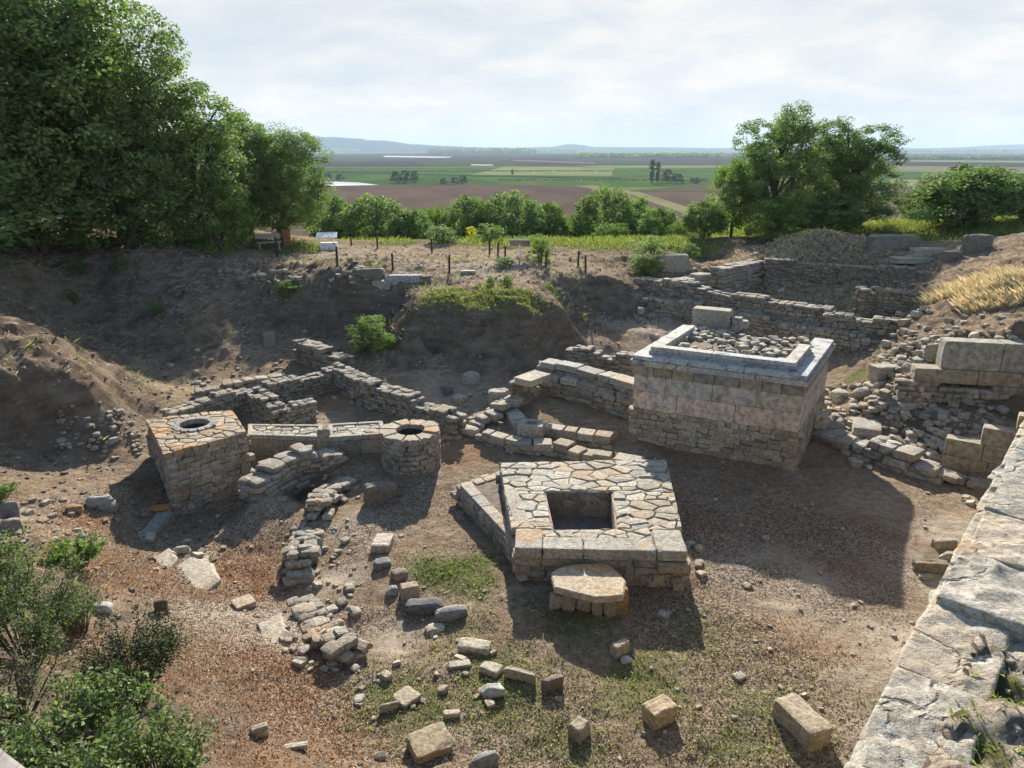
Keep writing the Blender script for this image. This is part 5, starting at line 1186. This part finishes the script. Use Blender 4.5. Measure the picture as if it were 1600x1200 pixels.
FB2 = field_mat('dark_ploughed_soil', (.045, .038, .034), (.085, .068, .055))
FG = field_mat('green_crop', (.05, .095, .025), (.08, .125, .035)); FY = field_mat('pale_crop', (.15, .18, .07), (.20, .225, .10)); FT = field_mat('dry_track', (.15, .16, .07), (.2, .19, .10))
FW = field_mat('plastic_sheeting', (.38, .40, .42), (.55, .56, .57)); FD = field_mat('hedge_green', (.025, .045, .018), (.05, .075, .03)); FX = field_mat('pale_soil', (.14, .115, .09), (.2, .165, .13))
def fsheet(name, label, pts, mt, lv=1):
    z = -30 + .12 * lv; P = [at(u, v, z) for u, v in pts]; mb = MB(); n = len(P); a = sum(P[i][0] * P[(i + 1) % n][1] - P[(i + 1) % n][0] * P[i][1] for i in range(n))
    mb.add(np.array(P), [list(range(n)) if a > 0 else list(range(n))[::-1]]); tag(mb.build(name, mt), label, None, None, 'structure')
fsheet('field', 'wide green crops across the plain', [(-400, 292), (2300, 292), (2300, 262), (-400, 262)], FG, 1)
fsheet('field', 'dark ploughed land in the middle distance', [(-300, 263), (1130, 259), (2300, 263), (2300, 241), (-300, 238)], FB2, 2)
fsheet('field', 'ploughed brown field behind the round trees', [(505, 292), (620, 289), (905, 289), (960, 300), (1010, 335), (1010, 400), (380, 400), (420, 300)], FB, 3)
fsheet('field', 'ploughed field right of the pale track', [(985, 297), (1110, 289), (1500, 292), (1500, 400), (1110, 400)], FB, 3)
fsheet('field', 'pale grassy track between the ploughed fields', [(898, 290.5), (925, 289.5), (1000, 300), (1082, 326), (1180, 365), (1130, 365), (1062, 331), (985, 304)], FT, 4)
fsheet('field', 'thin grassy baulk between the brown fields at the right', [(985, 299), (1200, 298), (1200, 296.6), (985, 297)], FG, 5)
fsheet('field', 'pale green crop strip', [(735, 273), (955, 275), (960, 262), (790, 260)], FY, 3)
fsheet('field', 'bright green crop at the right', [(958, 276), (1260, 279), (1260, 264), (962, 262)], FG, 3)
fsheet('field', 'yellowish strip beyond the poplars', [(960, 262), (1130, 262), (1130, 258.5), (900, 259)], FY, 4)
fsheet('field', 'dark hedge line crossing the plain', [(490, 269), (740, 275), (1105, 282), (1105, 280.4), (740, 273.6), (490, 267.6)], FD, 5)
fsheet('field', 'white plastic-covered strip near the left trees', [(500, 291), (592, 289), (560, 285), (500, 283)], FW, 5)
fsheet('field', 'white sheeting in the far fields', [(598, 245.2), (702, 247), (706, 244.8), (602, 243.2)], FW, 5)
fsheet('field', 'small white sheeting strip in the far fields', [(735, 258.2), (770, 258.6), (770, 257.2), (737, 256.8)], FW, 5)
fsheet('field', 'pale bare strip in the far fields', [(800, 251), (930, 256), (930, 254), (805, 249.6)], FX, 5)
fsheet('field', 'thin green strip in the far fields', [(500, 241.5), (690, 239.6), (1000, 240.6), (1130, 242), (1130, 239.8), (690, 238.5), (490, 240)], FG, 5)
fsheet('field', 'pale strip at the left of the plain', [(490, 240.4), (600, 238.7), (600, 237.8), (490, 238.7)], FY, 5)
fsheet('field', 'brown and green fields at the right of the plain', [(1390, 290), (1700, 292), (1700, 284), (1390, 280)], FT, 3)
fsheet('field', 'pale strip at the right of the plain', [(1390, 252), (1700, 255), (1700, 252), (1390, 250)], FY, 4)
fsheet('field', 'olive field at the right of the plain', [(1390, 268), (1700, 272), (1700, 262), (1390, 259)], field_mat('olive_crop', (.12, .13, .06), (.18, .17, .09)), 3)
def ridge(name, label, prof, dist, depth, mt):
    mb = MB(); us = np.linspace(prof[0][0], prof[-1][0], 160); vt = np.interp(us, [p[0] for p in prof], [p[1] for p in prof])
    V = []; m = 9
    for j in range(m):
        t = j / (m - 1); prf = math.sin(math.pi * t) ** .8; yy = dist + depth * (t - .5)
        for u, v in zip(us, vt):
            top = at_dist(u, v, dist)[2]; zc = dist * CT + 20 * ST; x = (u - 800) / F * zc * (yy / dist)
            hh = top + 30; nz = 1 + .25 * fbm(np.array([x * .0016]), np.array([yy * .0016]), 4, 5)[0] * (0 if j == m // 2 else 1)
            V.append((x, yy, -30.5 + hh * prf * nz + (0 if j != m // 2 else .12 * hh * vnoise(np.array([u * .12]), np.array([.5]), 3)[0])))
    n = len(us); ii = np.arange(m * n).reshape(m, n); q = np.stack([ii[:-1, :-1], ii[:-1, 1:], ii[1:, 1:], ii[1:, :-1]], -1).reshape(-1, 4)
    mb.add(np.array(V), q); tag(mb.build(name, mt, smooth=True), label, None, None, 'structure')
FH = field_mat('wooded_hill', (.03, .045, .025), (.07, .075, .045), .002)
ridge('hills', 'long low wooded hill on the left horizon', [(-300, 216), (300, 206), (440, 209), (500, 213), (560, 217), (600, 220), (640, 226), (720, 229), (820, 233)], 10500, 3500, FH)
ridge('hills', 'low hills with a small mound on the central horizon', [(600, 235), (700, 231), (800, 231), (868, 229), (890, 224.5), (905, 226), (930, 229.5), (1100, 231), (1250, 232), (1400, 231), (1500, 232.5), (1900, 230)], 12500, 2500, FH)
ridge('hills', 'faint blue hills on the right horizon', [(1250, 236), (1380, 235.5), (1420, 232), (1500, 230), (1560, 226.5), (1640, 225), (1900, 220)], 13500, 1500, FH)
GF = 'trees scattered over the plain'
def far(kind, label, u, vb, hpx, wpx, name=None):
    src = PROTO[kind]; o = src if kind not in USED else copy_tree(src); USED.add(kind); p = at(u, vb, -30); zc = p[1] * CT + 39 * ST
    o.location = p; o.scale = (wpx / F * zc / src['W'],) * 2 + (hpx / F * zc / src['H'],); o.rotation_euler = (0, 0, u * .7 % 6.28); tag(o, label, 'tree', GF)
far('poplar', 'taller left poplar of the pair standing in the plain', 1018, 286, 37, 8); far('poplar', 'slimmer right poplar of the pair standing in the plain', 1027, 285, 33, 7)
for (u, vb, h, w_, lb) in [(512, 282, 11, 20, 'far round tree left above the white plastic strip'), (532, 282, 10, 18, 'far round tree right above the white plastic strip'), (618, 286, 18, 18, 'left far tree of the clump above the brown field'), (634, 286, 19, 20, 'middle far tree of the clump above the brown field'), (648, 285, 17, 16, 'right far tree of the clump above the brown field'),
  (693, 288, 9, 14, 'thin pale far tree at the brown field edge'), (710, 288, 11, 16, 'far bush pair, left one, over the brown field'), (724, 287, 13, 16, 'far bush pair, right one, over the brown field'), (801, 273, 8, 5, 'tiny lone tree in the pale crop'),
  (1042, 286, 20, 22, 'far tree just right of the poplars'), (1058, 287, 15, 22, 'far tree second right of the poplars'), (1084, 287, 10, 20, 'low far tree near the great tree, right of the poplars'), (1393, 296, 9, 16, 'far bush right of the great pair'), (1440, 292, 8, 18, 'far bush above the small round bush')]: far('far', lb, u, vb, h, w_)
def treeline(name, label, segs, seed):
    r = np.random.RandomState(seed); mb = MB(); Cn, Nn = [], []
    for (u0, u1, vb, hpx, den) in segs:
        m = int((u1 - u0) * den)
        for i in range(m):
            u = r.uniform(u0, u1); p = at(u, vb + r.uniform(-.25, .25), -30); hh = hpx * r.uniform(.5, 1.1) / F * p[1]
            k = 14; d = unit(r.normal(size=(k, 3))); Cn.append(p + [0, 0, hh * .5] + d * [hh * .8, hh * .8, hh * .5]); Nn.append(d)
            last = hh
    c = np.vstack(Cn); n = np.vstack(Nn); sz = c[:, 1] * 2.2 / F
    leaves(mb, c, n, 1.0, .9, None, seed)
    v = mb.v[0].reshape(-1, 4, 3); cc = v.mean(1, keepdims=True); mb.v[0] = (cc + (v - cc) * sz[:, None, None]).reshape(-1, 3)
    tag(mb.build(name, M['leaf_far'], origin=(0, 0, 0)), label, 'woodland', None, 'stuff')
treeline('distant_woodland', 'dark tree belts far off across the plain', [(460, 560, 238, 5, 3), (600, 640, 236.5, 4, 3), (672, 835, 240.5, 9, 5), (835, 900, 238, 5, 3), (900, 1130, 246, 7, 3.2), (700, 1130, 237, 3.5, 2.5), (1380, 1600, 249, 6, 3), (1380, 1600, 238, 4, 4), (490, 1130, 268, 1.6, 1.0), (780, 1110, 281.5, 2, 1.0)], 3)
for k, o in PROTO.items():
    for q in ('H', 'W'):
        for c_ in bpy.data.objects:
            if q in c_.keys(): del c_[q]
# thin summer air over the plain
m, nt = nodes('haze_air'); g = NT(nt); pv_ = g.n('ShaderNodeVolumePrincipled', ins={'Color': (.62, .80, 1.0, 1), 'Density': 0.00008, 'Anisotropy': 0.0}); g.n('ShaderNodeOutputMaterial', ins={1: pv_.outputs[0]})
mb = MB(); box_v(mb, (0, 6500, 100), (34000, 19000, 262)); tag(mb.build('haze', m), 'thin pale blue haze in the air over the plain', 'haze', None, 'stuff')
for o in bpy.data.objects:
    if '_o' in o.keys(): del o['_o']
# ------------------------------------------------------------------ camera, light, sky
sc = bpy.context.scene
cd = bpy.data.cameras.new('camera'); cam = bpy.data.objects.new('camera', cd); C.objects.link(cam); sc.camera = cam
cam.location = (0, 0, HC); cam.rotation_euler = (math.pi / 2 - TH, 0, 0)
cd.sensor_width = 36; cd.lens = 36 * F / 1600; cd.clip_end = 60000; cd.clip_start = 0.05
SUN_EL = math.radians(24); SUN_AZ = math.radians(1.5)      # azimuth measured from +Y towards +X
sd = bpy.data.lights.new('sun', 'SUN'); so = bpy.data.objects.new('sun', sd); C.objects.link(so)
sd.energy = 5.0; sd.angle = math.radians(0.7); sd.color = (1.0, 0.93, 0.83)
so.rotation_euler = (math.radians(90) - SUN_EL, 0, math.pi - SUN_AZ)
w = bpy.data.worlds.new('World'); sc.world = w; w.use_nodes = True
nt = w.node_tree; nt.nodes.clear(); g = NT(nt)
sky = g.n('ShaderNodeTexSky', sky_type='NISHITA', sun_disc=False, sun_elevation=SUN_EL, sun_rotation=SUN_AZ, air_density=1.0, dust_density=0.6, ozone_density=1.2)
gen = g.n('ShaderNodeTexCoord').outputs['Generated']
sx = g.n('ShaderNodeSeparateXYZ', ins={0: gen}); zz = g.math('MAXIMUM', sx.outputs[2], 0.03)
pv = g.n('ShaderNodeCombineXYZ', ins={0: g.math('DIVIDE', sx.outputs[0], g.math('ADD', zz, .22)), 1: g.math('DIVIDE', sx.outputs[1], g.math('ADD', zz, .22)), 2: 0.0}).outputs[0]
pm = g.n('ShaderNodeMapping', ins={0: pv, 1: (3.4, 1.3, 0), 3: (0.9, 1.0, 1)}).outputs[0]
c1 = g.noise(pm, 0.9, 7, 0.55, 0.6); c2 = g.noise(pm, 2.6, 6, 0.6, 0.3)
cm = g.ramp(g.math('ADD', g.math('MULTIPLY', c1, .8), g.math('MULTIPLY', c2, .25)), .28, .56)

ccol = g.mix(g.ramp(c2, .35, .7), (3.45, 3.62, 3.75), (4.5, 4.3, 3.95))
skc = g.mix(0.0, sky.outputs[0], (1, 1, 1))
low = g.mix(g.ramp(sx.outputs[2], 0.0, 0.18), (2.85, 3.2, 3.5), (2.65, 3.0, 3.4))
cloudy = g.mix(cm, low, ccol)
cloudy = g.mix(g.math('ADD', g.ramp(sx.outputs[2], .2, .42), g.ramp(sx.outputs[1], .3, -.2, 0, .6)), cloudy, skc)
fin = g.mix(0.0, cloudy, cloudy)
bg = g.n('ShaderNodeBackground', ins={0: fin, 1: 0.093})
g.n('ShaderNodeOutputWorld', ins={0: bg.outputs[0]})
sc.view_settings.view_transform = 'Standard'; sc.view_settings.look = 'None'; sc.view_settings.exposure = 1.35; sc.view_settings.gamma = 1
sc.render.engine = 'CYCLES'; sc.cycles.max_bounces = 6; sc.cycles.diffuse_bounces = 3; sc.cycles.volume_bounces = 0; sc.cycles.transparent_max_bounces = 4
